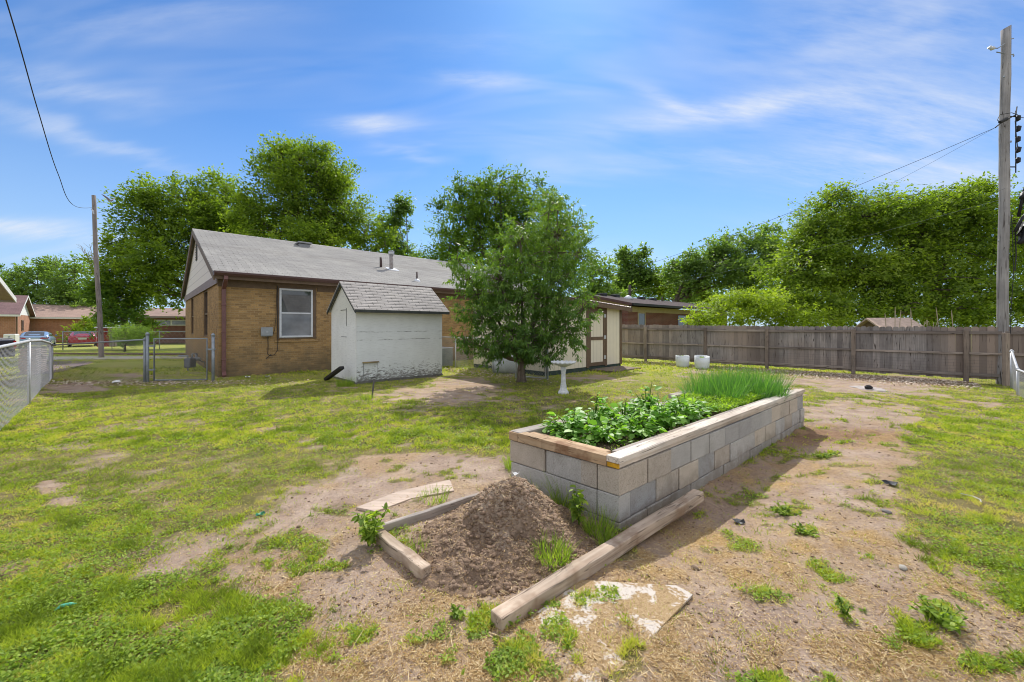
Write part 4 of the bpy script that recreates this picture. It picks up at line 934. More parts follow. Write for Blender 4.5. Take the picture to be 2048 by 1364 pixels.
o = MB().box(-.0035, .011, .0, .094, .428, .462).build('painted_end', M['yellow_paint'], RB); bshear(o)
# soil surface
m = MB(); nx_, ny_ = 60, 14
for j in range(ny_):
    for i in range(nx_):
        xx = T+.0+(BL-2*T)*i/(nx_-1); yv = T+(BW-2*T)*j/(ny_-1); m.v.append((xx+SK*yv, yv, .40+.05*float(fbm(xx*4, yv*4, 5))))
m.f = [(j*nx_+i, j*nx_+i+1, (j+1)*nx_+i+1, (j+1)*nx_+i) for j in range(ny_-1) for i in range(nx_-1)]
m.build('soil', M['soil_dark'], RB, True)
def bedw(lx, ly, z=0):
    c, s = cos(BANG), sin(BANG); lx = lx+SK*ly; return np.stack([BA[0]+lx*c-ly*s, BA[1]+lx*s+ly*c, z+0*lx], -1)
def leaf_obj(name, C, D, N, Ln, Wd, rn, mat, parent=None, loc=None, fold=.15):
    if loc is not None: C = C-np.array(loc)
    V, F, at = leaves(C, D, N, Ln, Wd, rn, fold); me = fast_mesh(name, V, F, 4); attr(me, 'rnd', at); return link(name, me, mat, parent)
def ovate(C, D, N, Ln, Wd, rn):
    """broad leaves with a mid-rib fold and a drooping tip: 8 verts, 6 faces"""
    D = D/np.linalg.norm(D, axis=1, keepdims=True); S_ = np.cross(D, N); S_ /= np.maximum(np.linalg.norm(S_, axis=1, keepdims=True), 1e-6); U = np.cross(S_, D)
    Ln = Ln[:, None]; Wd = Wd[:, None]; n = len(C); V = np.empty((n, 8, 3), np.float32)
    def P(a, s, u): return C+D*Ln*a+S_*Wd*s+U*Ln*u
    V[:,0] = P(0,0,0); V[:,1] = P(.3,.46,.06); V[:,2] = P(.3,0,-.01); V[:,3] = P(.3,-.46,.06); V[:,4] = P(.68,.38,.0); V[:,5] = P(.68,0,-.05); V[:,6] = P(.68,-.38,.0); V[:,7] = P(1,0,-.16)
    f = np.array([(0,1,2),(0,2,3),(1,4,5),(1,5,2),(2,5,6),(2,6,3),(4,7,5),(5,7,6)]); F = (f[None]+np.arange(n)[:, None, None]*8).reshape(-1, 3)
    return V.reshape(-1, 3), F, np.repeat(rn, 8)
# potato plants
labs = ['nearest leafy potato plant at the front corner of the raised bed', 'low broad potato plant second from the near end of the raised bed', 'tall potato plant sticking up with pale top leaves, near the left plank', 'dense potato plant beside the right plank in the front half of the bed', 'potato plant in the middle left of the raised bed', 'bushy potato plant in the centre of the raised bed', 'potato plant reaching over the right plank at mid bed', 'potato plant with one tall pale sprig, beside the raised left plank', 'farthest potato plant, next to the feathery greens']
spots = [(.46,.80,.24),(.50,.46,.2),(.85,.84,.34),(.98,.42,.24),(1.3,.78,.24),(1.45,.42,.26),(1.85,.40,.25),(1.8,.78,.36),(2.25,.55,.22)]
for (lx, ly, hh), lb in zip(spots, labs):
    b0 = bedw(np.array([lx]), np.array([ly]), .43)[0]
    e = empty('potato_plant', tuple(b0), 0, lb, 'potato plant', 'potato plants in the raised bed')
    sm = MB(); Cs = []; Ds = []; Ls = []
    for k_ in range(24):
        a = random.random()*2*pi; rr = random.uniform(.03, .30); hz_ = hh*random.uniform(.4, 1.0)*(1-.5*(rr/.3)**2)
        if k_ == 0: rr = .05; hz_ = hh*1.15
        q = np.array((rr*cos(a)*1.1, rr*sin(a)*.8, hz_)); sm.tube([(rr*.2*cos(a), rr*.2*sin(a), -.03), tuple(q*np.array((.6,.6,.7))), tuple(q)], [.006, .005, .003], 5)
        for s__ in range(9):
            t_ = .35+.65*random.random(); p = q*t_*np.array((1, 1, 1.)); dd = np.array((cos(a)+random.gauss(0,.9), sin(a)+random.gauss(0,.9), random.gauss(.05,.35)))
            p = p+dd/np.linalg.norm(dd)*random.uniform(.0, .05); Cs.append(p); Ds.append(dd); Ls.append(random.uniform(.045, .1))
    sm.build('stem', M['leaf_weed'], e, True)
    n = len(Cs); N = np.tile([0,0,1.], (n,1))+rng.normal(size=(n,3))*.35
    V, F, at = ovate(np.array(Cs), np.array(Ds), N, np.array(Ls), np.array(Ls)*.72, np.clip(rng.random(n)*.7+.5*np.array(Cs)[:,2]/hh*rng.random(n), 0, 1))
    me = fast_mesh('foliage', V, F, 3); attr(me, 'rnd', at); link('foliage', me, M['leaf_potato'], e, smooth=False)
# feathery greens
n = 15000; lx = 2.35+rng.random(n)*2.3; ly = T+.0+rng.random(n)*(BW-2*T-.02); k = (fbm(lx*5, ly*5, 77) > .33) & ((lx < 3.6) | (ly < .45)); lx, ly = lx[k], ly[k]; n = len(lx)
hh = .44+.16*fbm(lx*4, ly*4, 79)*rng.random(n)**.6+.02
C = bedw(lx, ly); C[:,2] = hh
o = leaf_obj('feathery_greens', C, np.stack([rng.normal(size=n), rng.normal(size=n), rng.normal(size=n)*.5+.3], 1), rng.normal(size=(n,3))*.5+[0,0,1], .02+.03*rng.random(n), .007+.012*rng.random(n), rng.random(n), M['leaf_carrot'])
tag(o, 'low feathery yellow-green seedlings between the potatoes and the chives', 'seedlings', kind='stuff')
n = 1600; lx = .2+rng.random(n)*2.2; ly = T+rng.random(n)*(BW-2*T); C = bedw(lx, ly); C[:,2] = .43+.03*rng.random(n)
o = leaf_obj('bed_weeds', C, rng.normal(size=(n,3))*[1,1,.3]+[0,0,.2], rng.normal(size=(n,3))*.4+[0,0,1], .012+.02*rng.random(n), .008+.01*rng.random(n), rng.random(n), M['leaf_weed']); tag(o, 'tiny weeds on the dark soil under the potato plants', 'weeds', kind='stuff')
# chives
def strands(C, D0, Ln, droop, w, rn, seg=5):
    """long thin curved leaves; strips of quads"""
    n = len(C); S_ = np.cross(D0, [0, 0, 1.]+rng.normal(size=(n,3))*.3); S_ /= np.maximum(np.linalg.norm(S_, axis=1, keepdims=True), 1e-6)
    V = np.empty((n, (seg+1)*2, 3), np.float32)
    for i in range(seg+1):
        t_ = i/seg; p = C+D0*(Ln*t_)[:, None]; p = p-np.array([0, 0, 1.])*(droop*Ln*t_**2.2)[:, None]
        ww = (w*(1-.85*t_))[:, None]/2; V[:, 2*i] = p-S_*ww; V[:, 2*i+1] = p+S_*ww
    f = np.array([(2*i, 2*i+1, 2*i+3, 2*i+2) for i in range(seg)]); F = (f[None]+np.arange(n)[:, None, None]*(seg+1)*2).reshape(-1, 4)
    return V.reshape(-1, 3), F, np.repeat(rn, (seg+1)*2)
def tuft(name, loc, n, h, spread, w, mat, label=None, cat=None, group=None, lean=.35, parent=None, droop=(.1,.6)):
    a = rng.random(n)*2*pi; r_ = spread*np.sqrt(rng.random(n)); C = np.stack([r_*np.cos(a), r_*np.sin(a), 0*a-.005], 1)
    b = a+rng.normal(size=n)*.9; ll = lean*(.2+rng.random(n)); D = np.stack([np.cos(b)*ll, np.sin(b)*ll, np.ones(n)], 1)
    V, F, at = strands(C, D, h*(.5+.6*rng.random(n)), droop[0]+(droop[1]-droop[0])*rng.random(n)**2, w*(.6+.7*rng.random(n)), rng.random(n))
    me = fast_mesh(name, V, F, 4); attr(me, 'rnd', at); o = link(name, me, mat, parent); o.location = loc
    return tag(o, label, cat, group)
cl = [(3.35,.86,'chive clump at the near left edge of the chive patch'),(3.3,.5,'chive clump at the near middle of the patch behind the greens'),(3.75,.88,'chive clump on the left plank side of the bed'),(3.8,.6,'dense chive clump in the middle of the chive patch'),(3.85,.34,'chive clump flopping over the right plank'),(4.2,.86,'tall chive clump at the back left of the bed'),(4.25,.6,'tall upright chive clump at the back centre of the bed'),(4.3,.34,'spreading chive clump by the far right plank'),(4.6,.8,'chive clump in the far left corner of the bed'),(4.62,.5,'chive clump at the far end of the bed'),(4.05,.2,'sprawling chive clump hanging over the far right plank')]
for lx, ly, lb in cl:
    p = bedw(np.array([lx]), np.array([ly]), .43)[0]
    tuft('chive_clump', tuple(p), 420, .45, .19, .0085, M['leaf_chive'], lb, 'chives', 'chive clumps in the raised bed', lean=.6, droop=(.0,1.0))

# ------------------------------------------------------------------ timbers, boards and the dirt mound
def timber(name, a, b, w_, h_, label, mat='timber', zb=-.005, bev=.008, cat='timber'):
    a = np.array(a); b = np.array(b); d = b-a; L = np.linalg.norm(d); ang = math.atan2(d[1], d[0])
    e = MB(); n_ = 12
    for i in range(n_):
        x0 = L*i/n_; 
    ns = 14; V = []; 
    for i in range(ns+1):
        x = L*i/ns; j = lambda: random.uniform(-.0025, .0025)
        wv = .004*sin(i*.9)
        for (yy, zz) in ((0,0),(w_,0),(w_,h_),(0,h_)): V.append((x, yy+wv+j(), zz+j()+zb))
    Fc = [(0,1,2,3), tuple(ns*4+q for q in (3,2,1,0))]+[(i*4+q, i*4+(q+1) % 4, (i+1)*4+(q+1) % 4, (i+1)*4+q) for i in range(ns) for q in range(4)]
    e.add(V, Fc); o = e.build(name, M[mat], bevel=bev, seg=2); o.location = (a[0], a[1], 0); o.rotation_euler = (0, 0, ang)
    return tag(o, label, cat)
timber('landscape_timber', (-.05, 1.95), (1.66, 3.46), .088, .085, 'long weathered timber lying beside the raised bed in the foreground', zb=-.015)
timber('landscape_timber', (-.48, 2.395), (-.89, 2.80), .07, .085, 'short weathered timber lying in front of the dirt mound', zb=-.01).rotation_euler[2] = math.atan2(.405, -.41)
timber('landscape_timber', (-.97, 2.86), (-.12, 3.56), .04, .07, 'narrow timber edging the left side of the dirt mound', 'lumber', zb=-.01)
def flatboard(pts, z, th, label, mat):
    m = MB(); n = len(pts); cx = sum(p[0] for p in pts)/n; cy = sum(p[1] for p in pts)/n
    m.add([(x-cx, y-cy, 0) for x, y in pts]+[(x-cx, y-cy, -th) for x, y in pts], [tuple(range(n)), tuple(range(2*n-1, n-1, -1))]+[(i, (i+1) % n, (i+1) % n+n, i+n) for i in range(n)])
    o = m.build('flat_board', mat, bevel=.002); o.location = (cx, cy, z); return tag(o, label, 'board')
t = NT('buried_board'); v = t.n('ShaderNodeNewGeometry').outputs['Position']
n1 = t.noise(v, 5.5, 5, .7, .6); n2 = t.noise(v, 60, 4, .75); n3 = t.noise(v, 160, 2)
dirt = t.mix(t.mr(n3, .35, .6), (.29,.19,.095), (.44,.32,.18)); dirt = t.mix(1, dirt, t.ramp(n2, [(.3, (.5,.45,.4)), (.5, (1,1,1))]), 'MULTIPLY')
wh = t.mix(1, (.56,.5,.44), t.ramp(n2, [(.25, (.4,.38,.36)), (.42, (1,1,1))]), 'MULTIPLY')
M['buried'] = t.out(t.mix(t.mr(t.math('ADD', n1, t.mr(n2, .3, .7, -.07, .07)), .505, .56), dirt, wh), .95, .1, n2, .6, .005)
M['pinkboard'] = m_wood('pinkboard', (.36,.29,.24), (.47,.39,.33), 0, .8, crack=(.2,.14,.1))
c0 = np.array((.27, 1.56)); uu = np.array((.74, .67)); vv = np.array((-.65, .76))
_q = c0+np.array([uu*a+vv*b for a in np.linspace(0, 1, 12) for b in np.linspace(0, .5, 7)]); _zb = float(np.percentile(zg(_q[:,0], _q[:,1]), 80))
flatboard([tuple(c0), tuple(c0+uu*1.0), tuple(c0+uu*1.0+vv*.1), tuple(c0+uu*.62+vv*.5), tuple(c0+vv*.48)], _zb, .012, 'thin white-stained board half buried in straw at the front', M['buried'])
flatboard([G(712,1018), G(752,1026), G(822,1000), G(908,984), G(900,962), G(795,986)], float(np.percentile(zg(np.array([-1.2,-.9,-.6,-1.,-.8]), np.array([3.4,3.4,3.7,3.3,3.55])), 60))+.008, .02, 'flat pinkish board lying in the soil left of the mound', M['pinkboard'])
# mound
mc = np.array((.02, 2.93)); N_ = 190
gxx, gyy = np.meshgrid(np.linspace(-.98, .98, N_), np.linspace(-.98, .98, N_))
def mound_z(dx, dy):
    c, s = cos(BANG), sin(BANG); u_ = dx*c+dy*s; v_ = -dx*s+dy*c       # u towards the bed
    rr = np.sqrt((u_/np.where(u_ > 0, .60, .84))**2+(v_/.60)**2)+(fbm(dx*3+9, dy*3, 101, 3)-.5)*.22
    h = .41*np.exp(-(rr/.57)**2.0)-.012+(fbm(dx*7, dy*7, 103, 4)-.5)*.07*np.clip(1.1-rr, 0, 1)
    rug = sstep(.1, -.3, u_)*.6+.4
    h = h+rug*((fbm(dx*26, dy*26, 105, 3)-.5)*.06+(fbm(dx*12, dy*12, 106, 4)-.5)*.09)*np.clip(1.25-rr, 0, 1)
    h = h-.06*np.exp(-(((dx-.02)/.05)**2+((dy+.30)/.04)**2))-.05*np.exp(-(((dx+.12)/.045)**2+((dy+.22)/.035)**2))
    return h, rr
mh, mr_ = mound_z(gxx, gyy)
mz = mh+np.where(mr_ > .95, -.25*(mr_-.95), 0)-.004
me = fast_mesh('dirt_mound', np.stack([gxx, gyy, mz+zg(gxx+mc[0], gyy+mc[1])], -1).reshape(-1, 3), np.stack([(ii := np.arange(N_*N_).reshape(N_, N_))[:-1,:-1], ii[:-1,1:], ii[1:,1:], ii[1:,:-1]], -1).reshape(-1, 4), 4)
t = NT('mound'); v = t.n('ShaderNodeNewGeometry').outputs['Position']; sp = t.n('ShaderNodeSeparateXYZ'); t.put(sp.inputs[0], v)
n1 = t.noise(v, 4, 4, .6); n2 = t.noise(v, 38, 5, .75); n3 = t.noise(v, 120, 3, .7)
col = t.mix(t.mr(t.math('ADD', sp.outputs[2], t.mr(n1, .3, .7, -.12, .12)), .12, .27), (.27,.19,.135), (.42,.325,.25))
col = t.mix(t.mr(n3, .6, .75, 0, .6), col, (.42,.3,.16))
col = t.mix(1, col, t.ramp(n2, [(.3, (.5,.46,.42)), (.47, (.95,.95,.95)), (.7, (1.25,1.2,1.15))]), 'MULTIPLY')
mo = link('dirt_mound', me, t.out(col, .98, .08, t.math('ADD', n2, n3), .9, .014), smooth=True); mo.location = (mc[0], mc[1], 0); tag(mo, 'brown mound of loose soil heaped in front of the raised bed', 'dirt mound')
n = 9000; x = rng.normal(0, .38, n); y = rng.normal(-.12, .34, n); h, rr = mound_z(x, y); k = rr < 1.05; x, y, h = x[k], y[k], h[k]; n = len(x)
lumps('mound_clods', np.stack([x+mc[0], y+mc[1], h+zg(x+mc[0], y+mc[1])-.006], 1), .003+.02*rng.random(n)**4, M['clod'], 'crumbly clods lying over the dirt mound', 'soil')
n = 12000; x = rng.normal(0, .4, n); y = rng.normal(-.15, .34, n); h, rr = mound_z(x, y); k = rr < 1.1; x, y, h = x[k], y[k], h[k]; n = len(x); a = rng.random(n)*2*pi
o = leaf_obj('straw_litter', np.stack([x+mc[0], y+mc[1], h+zg(x+mc[0], y+mc[1])+.002], 1), np.stack([np.cos(a), np.sin(a), rng.normal(size=n)*.3], 1), np.tile([0,0,1.], (n,1)), .008+.05*rng.random(n)**4, .0018+.0015*rng.random(n), rng.random(n), M['straw'], fold=0); tag(o, 'bits of straw scattered over the dirt mound', 'straw', kind='stuff')

# weeds as things
def leafy_weed(px, py, h, r, n, lab, z=0, size=.05, mat='leaf_weed', stems=5):
    x, y = G(px, py, z); e = empty('weed_plant', (x, y, z+float(zg(x, y))), 0, lab, 'weed')
    sm = MB(); Cs = []; Ds = []
    for k_ in range(stems):
        a = random.random()*2*pi; q = np.array((r*random.uniform(.1,.8)*cos(a), r*random.uniform(.1,.8)*sin(a), h*random.uniform(.6,1.))); sm.tube([(0,0,-.01), tuple(q*.5), tuple(q)], [.004,.003,.002], 5)
        for j in range(n//stems):
            t_ = .15+.85*random.random(); Cs.append(q*t_); Ds.append((random.gauss(0,1), random.gauss(0,1), random.gauss(.1,.4)))
    sm.build('stem', M['leaf_weed'], e); n = len(Cs); Ln = size*(.5+.7*rng.random(n))
    V, F, at = ovate(np.array(Cs), np.array(Ds), np.tile([0,0,1.], (n,1))+rng.normal(size=(n,3))*.4, Ln, Ln*.5, rng.random(n)); me = fast_mesh('foliage', V, F, 3); attr(me, 'rnd', at); link('foliage', me, M[mat], e)
leafy_weed(738, 1092, .26, .17, 260, 'leafy broad weed growing against the left end of the short timber', stems=8, size=.055)
leafy_weed(915, 1232, .06, .08, 50, 'small low weed with toothed leaves before the dirt mound', size=.04)
leafy_weed(1158, 1040, .30, .10, 60, 'weed with a few big leaves growing at the block corner behind the mound', z=.05, size=.075)
leafy_weed(1570, 1018, .07, .18, 260, 'low leafy weed patch on the bare soil beside the bed', stems=14, size=.03)
leafy_weed(1885, 1250, .08, .16, 330, 'round leafy weed clump on bare soil at the right front', stems=16, size=.035)
leafy_weed(1690, 1235, .10, .07, 50, 'small sparse weed sprig on the straw at the right front', size=.035)
leafy_weed(1060, 925, .10, .10, 60, 'pale-leaved weed by the left end of the block wall', size=.05)
leafy_weed(1612, 1062, .05, .14, 130, 'small green weed patch with grass, right of the leafy patch', stems=8, size=.03)
leafy_weed(1645, 905, .05, .2, 150, 'flat weed patch beside the far part of the raised bed', stems=9, size=.035)
x, y = G(1105, 1130); tuft('grass_tuft', (x, y, .05), 230, .14, .11, .006, M['leaf_weed'], 'bright tuft of grass on the right flank of the dirt mound', 'grass tuft', lean=.7)
for px, py, z, n, h, s_, lb in ((1085, 985, .0, 153, 0.26, .08, 'grass tuft at the left part of the bed front wall'), (1130, 1010, .0, 204, 0.31, .1, 'tall grass tuft at the middle of the bed front wall'), (1195, 1060, -.02, 272, 0.24, .09, 'grass tuft at the near corner of the raised bed'), (835, 1110, .0, 119, 0.14, .06, 'thin grass tuft growing from under the short timber'), (870, 1000, 0, 102, 0.14, .12, 'sparse grass along the narrow timber left of the mound'), (1215, 1085, -.02, 153, 0.17, .06, 'small grass tuft between the bed corner and the long timber'), (1025, 935, 0, 136, 0.22, .08, 'grass tuft by the far left corner of the block wall'), (690, 772, 0, 374, 0.29, .2, 'long grass at the foot of the white shed corner'), (735, 800, 0, 153, 0.19, .12, 'grass clump around the thin metal stake'), (1320, 1012, -.06, 102, 0.12, .08, 'small grass tuft at the far end of the long timber')):
    x, y = G(px, py); tuft('grass_tuft', (x, y, z+float(zg(x, y))), n, h, s_, .005, M['leaf_weed'], lb, 'grass tuft', lean=.5)

# litter and stones
def thing_mesh(name, m, mat, loc, rz, label, cat, **k):
    o = m.build(name, mat, **k); o.location = loc; o.rotation_euler = (0, 0, rz); return tag(o, label, cat)
def crumple(n, r, fl=.4):
    m = MB(); m.add([(0,0,0)]+[(r*random.uniform(.6,1.2)*cos(i*2*pi/n), r*random.uniform(.6,1.2)*sin(i*2*pi/n), r*fl*random.random()) for i in range(n)], [(0, i+1, (i+1) % n+1) for i in range(n)]); return m
x, y = G(1046, 955, .39); thing_mesh('paper_scrap', crumple(7, .035, 1.4), M['white_paint'], (.03, 3.02, .37), 0, 'white paper scrap on top of the dirt mound', 'litter')
for px, py, s, lb in ((495, 757, .09, 'white scrap lying at the foot of the brick wall'), (534, 756, .07, 'second white scrap at the brick wall, nearer the shed'), (232, 768, .10, 'white scrap lying beside the gate')):
    x, y = G(px, py); thing_mesh('paper_scrap', crumple(6, s, .9), M['white_paint'], (x, y, .02), 0, lb, 'litter')
x, y = G(128, 1224); m = MB(); m.tube([(-.035,0,0),(-.01,.012,.006),(.02,.004,.004),(.045,-.01,.0)], [.002,.010,.009,.002], 8); thing_mesh('plastic_bit', m, m_plain('mint', (.12,.5,.32), .4), (x, y, .025), .9, 'mint green bit of plastic on the left foreground lawn', 'litter', smooth=True)
x, y = G(520, 1034); thing_mesh('plastic_bit', crumple(8, .035, .8), m_plain('darkgreen', (.02,.2,.1), .4), (x, y, .012), .4, 'crumpled dark green bit of plastic at the edge of the bare soil', 'litter')
for px, py, s, lb in ((1478, 1026, .05, 'black crumpled plastic scrap on the soil beside the bed'), (1782, 970, .06, 'black scrap beside a weed on the right soil')):
    x, y = G(px, py); m = crumple(10, s, .5); thing_mesh('plastic_scrap', m, M['black_plastic'], (x, y, float(zg(x, y))+.01), 0, lb, 'litter')
for px, py, s, lb, c in ((1806, 1140, .024, 'smooth grey oval stone on the right soil', (.36,.33,.28)), (1772, 1027, .028, 'flat grey stone on the right soil', (.22,.2,.19)), (958, 1208, .014, 'dark dirt clod before the dirt mound', (.14,.09,.06)), (1390, 1128, .022, 'dark crumbly clod on the straw soil', (.16,.11,.07))):
    x, y = G(px, py); m = MB(); m.lathe([(.2*s,-.5*s),(.9*s,-.3*s),(1.1*s,.05*s),(.8*s,.4*s),(.2*s,.55*s)], 10, wob=lambda j, t, r, z: (r*(1+.25*sin(2*t+1)+.08*sin(5*t+j)), z)); thing_mesh('stone', m, m_plain('stone', c, .85, .25, 40), (x, y, float(zg(x, y))+.3*s), random.random()*3, lb, 'stone', smooth=True)
x, y = G(1500+0, 1020); m = MB(); x, y = G(1962, 1010); m.tube([(0,0,.01),(.06,.03,.012),(.09,.09,.012),(.07,.16,.01)], .004, 5); thing_mesh('root', m, M['birdbath'], (x, y, .015), .3, 'pale curved root lying on the right lawn', 'root')
x, y = G(1745, 778); ash = MB(); ash.lathe([(.02,.04),(.14,.03),(.3,.012),(.38,-.02)], 22, wob=lambda j, t, r, z: (r*(1+.3*sin(2*t)+.12*sin(5*t)), z)); thing_mesh('ash_patch', ash, m_plain('ash', (.42,.37,.34), .95, .35, 12), (x, y+.1, .0), .6, 'low grey heap of ash on the lawn before the board fence', 'ash heap', smooth=True)
x, y = G(1737, 779); thing_mesh('stone', MB().lathe([(.01,-.02),(.07,-.01),(.08,.03),(.04,.07),(.01,.075)], 9), m_plain('char', (.03,.028,.03), .9), (x, y, .03), 0, 'charred black lump on the grey ash heap', 'charcoal')

# ------------------------------------------------------------------ cars
def sedan(name, label, loc, rz, paint, L=4.6, Wd=1.8, Ht=1.38):
    """x forward, rear bumper at x=0; lofted body with a tapering cabin"""
    e = empty(name, loc, rz, label, 'car', 'sedans parked across the lawn')
    def loft(secs):
        m = MB(); n = len(secs[0][1])
        for x, prof in secs: m.v += [(x+dx, y, z) for (y, z, dx) in prof]
        for i in range(len(secs)-1):
            for k in range(n): m.f.append((i*n+k, i*n+(k+1) % n, (i+1)*n+(k+1) % n, (i+1)*n+k))
        m.f.append(tuple(range(n))); m.f.append(tuple((len(secs)-1)*n+k for k in range(n-1, -1, -1))); return m
    def low(w, zb, zm, zt, dx=0):
        h = [(w*.86, zb, 0), (w*.97, zb+.1, 0), (w, zm, 0), (w*.985, zt-.1, 0), (w*.9, zt-.02, 0), (w*.5, zt, 0)]
        return h+[(-y, z, d) for y, z, d in h[::-1]]
    w = Wd/2
    S_ = [(0.0, low(w*.84, .36, .6, .88)), (.05, low(w*.93, .3, .62, .96)), (.35, low(w*.98, .22, .62, 1.0)), (.9, low(w, .2, .62, .98)), (2.2, low(w, .2, .6, .93)), (3.2, low(w, .2, .6, .92)), (4.0, low(w*.97, .2, .58, .84)), (4.45, low(w*.88, .24, .52, .72)), (L, low(w*.72, .3, .5, .62))]
    loft(S_).build('body', paint, e, True)
    def cab(w1, z1): h = [(w1, .86, 0), (w1*.96, z1*.55+.43, 0), (w1*.82, z1-.05, 0), (w1*.66, z1, 0), (w1*.3, z1+.012, 0)]; return h+[(-y, z, d) for y, z, d in h[::-1]]
    K = [(.42, cab(w*.82, .99)), (.62, cab(w*.87, 1.1)), (1.2, cab(w*.9, Ht-.03)), (1.7, cab(w*.9, Ht)), (2.4, cab(w*.9, Ht-.03)), (3.05, cab(w*.88, 1.14)), (3.5, cab(w*.84, .93))]
    loft(K).build('cabin', paint, e, True)
    m = MB(); m.add([(.475, -w*.62, 1.015), (.475, w*.62, 1.015), (1.12, w*.56, Ht-.045), (1.12, -w*.56, Ht-.045), (.44, -w*.62, 1.02), (.44, w*.62, 1.02), (1.09, w*.56, Ht-.025), (1.09, -w*.56, Ht-.025)], [(0,3,2,1),(4,5,6,7),(0,1,5,4),(1,2,6,5),(2,3,7,6),(3,0,4,7)]); m.build('rear_window', M['glass'], e, bevel=.01)
    for sg in (-1, 1):
        m = MB(); ys = sg*w*.905; yt = sg*w*.80; m.add([(.85, ys, .97), (3.1, ys*.985, .97), (2.5, yt, Ht-.1), (1.25, yt, Ht-.09)], [(0,1,2,3)]); o = m.build('side_window', M['glass'], e); s = o.modifiers.new('s', 'SOLIDIFY'); s.thickness = .03; s.offset = 0
        m = MB(); m.add([(-.012, sg*w*.42, .78), (-.012, sg*w*.82, .76), (.06, sg*w*.945, .82), (.10, sg*w*.955, .9), (.0, sg*w*.8, .93), (-.01, sg*w*.45, .86)], [(0,1,2,3,4,5)]); o = m.build('tail_light', M['tail'], e); s = o.modifiers.new('s', 'SOLIDIFY'); s.thickness = .03; s.offset = 0
        m = MB(); m.lathe([(.02,-.05),(.07,-.03),(.08,.03),(.02,.06)], 10); m.v = [(2.9+z, sg*(w+.1)+x, 1.0+y*.8) for x, y, z in m.v]; m.build('mirror', paint, e, True)
        for x in (.85, 3.6):
            m = MB(); m.lathe([(.2,-.1),(.3,-.1),(.325,-.07),(.325,.07),(.3,.1),(.2,.1)], 24); m.v = [(x+a, sg*(w-.09)+c, .32+b) for a, b, c in m.v]; wo = m.build('wheel', M['tyre'], e, True)
            m = MB(); m.lathe([(.02,-.105),(.2,-.105),(.21,-.09),(.02,-.085)], 16); m.v = [(x+a, sg*(w-.09)-sg*c, .32+b) for a, b, c in m.v]; m.build('rim', M['rim'], wo)
    MB().box(-.02, .02, -w*.86, w*.86, .36, .52).build('bumper', paint, e, bevel=.03, seg=2)
    MB().box(-.022, -.008, -.26, .26, .64, .77).build('licence_plate', M['plate'], e)
    MB().box(-.012, .03, -w*.42, w*.42, .80, .825).build('trim_strip', M['white_metal'], e)
    return e
# rear of each car faces the yard
x, y, z = W(165, 662, 35.5); sedan('parked_car', 'dark pink-red sedan parked across the lawn, seen from behind', (x, y, -.34), 2.38, M['paint_red'], Ht=1.34)
x, y, z = W(66, 661, 33.); sedan('parked_car', 'pale blue sedan parked beside the brick neighbour house, seen from behind', (x, y, -.33), 2.33, M['paint_blue'], Ht=1.36)
# pickup behind the left fence: only its bed shows
x, y = -17.5, 13.3; pk = empty('pickup_truck', (x, y, 0), pi+.12, 'dark navy pickup truck with a grey bed cover behind the left fence', 'truck')
m = MB(); m.prism([(0, .42), (0, 1.0), (.03, 1.04), (2.0, 1.05), (2.0, .42), (1.55, .42), (1.45, .68), (1.1, .8), (.75, .68), (.65, .42)], -.9, .9); m.build('body', M['paint_navy'], pk, bevel=.03, seg=2)
m = MB(); m.prism([(2.01, .4), (2.01, 1.2), (2.35, 1.7), (3.5, 1.7), (4.1, 1.1), (5.3, 1.0), (5.4, .45)], -.88, .88); m.build('cab', M['paint_navy'], pk, bevel=.05, seg=2)
MB().box(.03, 1.98, -.84, .84, 1.052, 1.085).build('bed_cover', m_plain('cover', (.3,.31,.34), .5, .1), pk, bevel=.01)
for sg in (-1, 1):
    MB().box(2.45, 3.5, sg*.882-.012, sg*.882+.012, 1.25, 1.6).build('side_window', M['glass'], pk)
    MB().box(-.02, .05, sg*.86-.04, sg*.86+.04, .7, .98).build('tail_light', M['tail'], pk)
    for xx in (1.1, 4.5):
        m = MB(); m.lathe([(.2,-.12),(.33,-.12),(.36,-.08),(.36,.08),(.33,.12),(.2,.12)], 24); m.v = [(xx+a, sg*.78+c, .36+b) for a, b, c in m.v]; wo = m.build('wheel', M['tyre'], pk, True)
        m = MB(); m.lathe([(.02,.125),(.2,.125),(.21,.1)], 16); m.v = [(xx+a, sg*.78+sg*c, .36+b) for a, b, c in m.v]; m.build('rim', M['rim'], wo)
# pallet of pale bricks beyond the corner post
x, y = G(76, 749); m = MB()
for k in range(9):
    for i in range(2):
        for j in range(2):
            a = random.uniform(-.012, .012); m.box(-.33+i*.22+a, -.33+i*.22+.212+a, -.2+j*.2+a, -.2+j*.2+.19+a, k*.088, k*.088+.078)
o = m.build('brick_stack', m_plain('pale_brick', (.5,.4,.36), .9, .3, 9), bevel=.004); o.location = (x-.36, y+.3, 0); o.rotation_euler = (0, 0, .25); tag(o, 'stack of pale pinkish bricks behind the left corner of the chain link fence', 'brick stack')

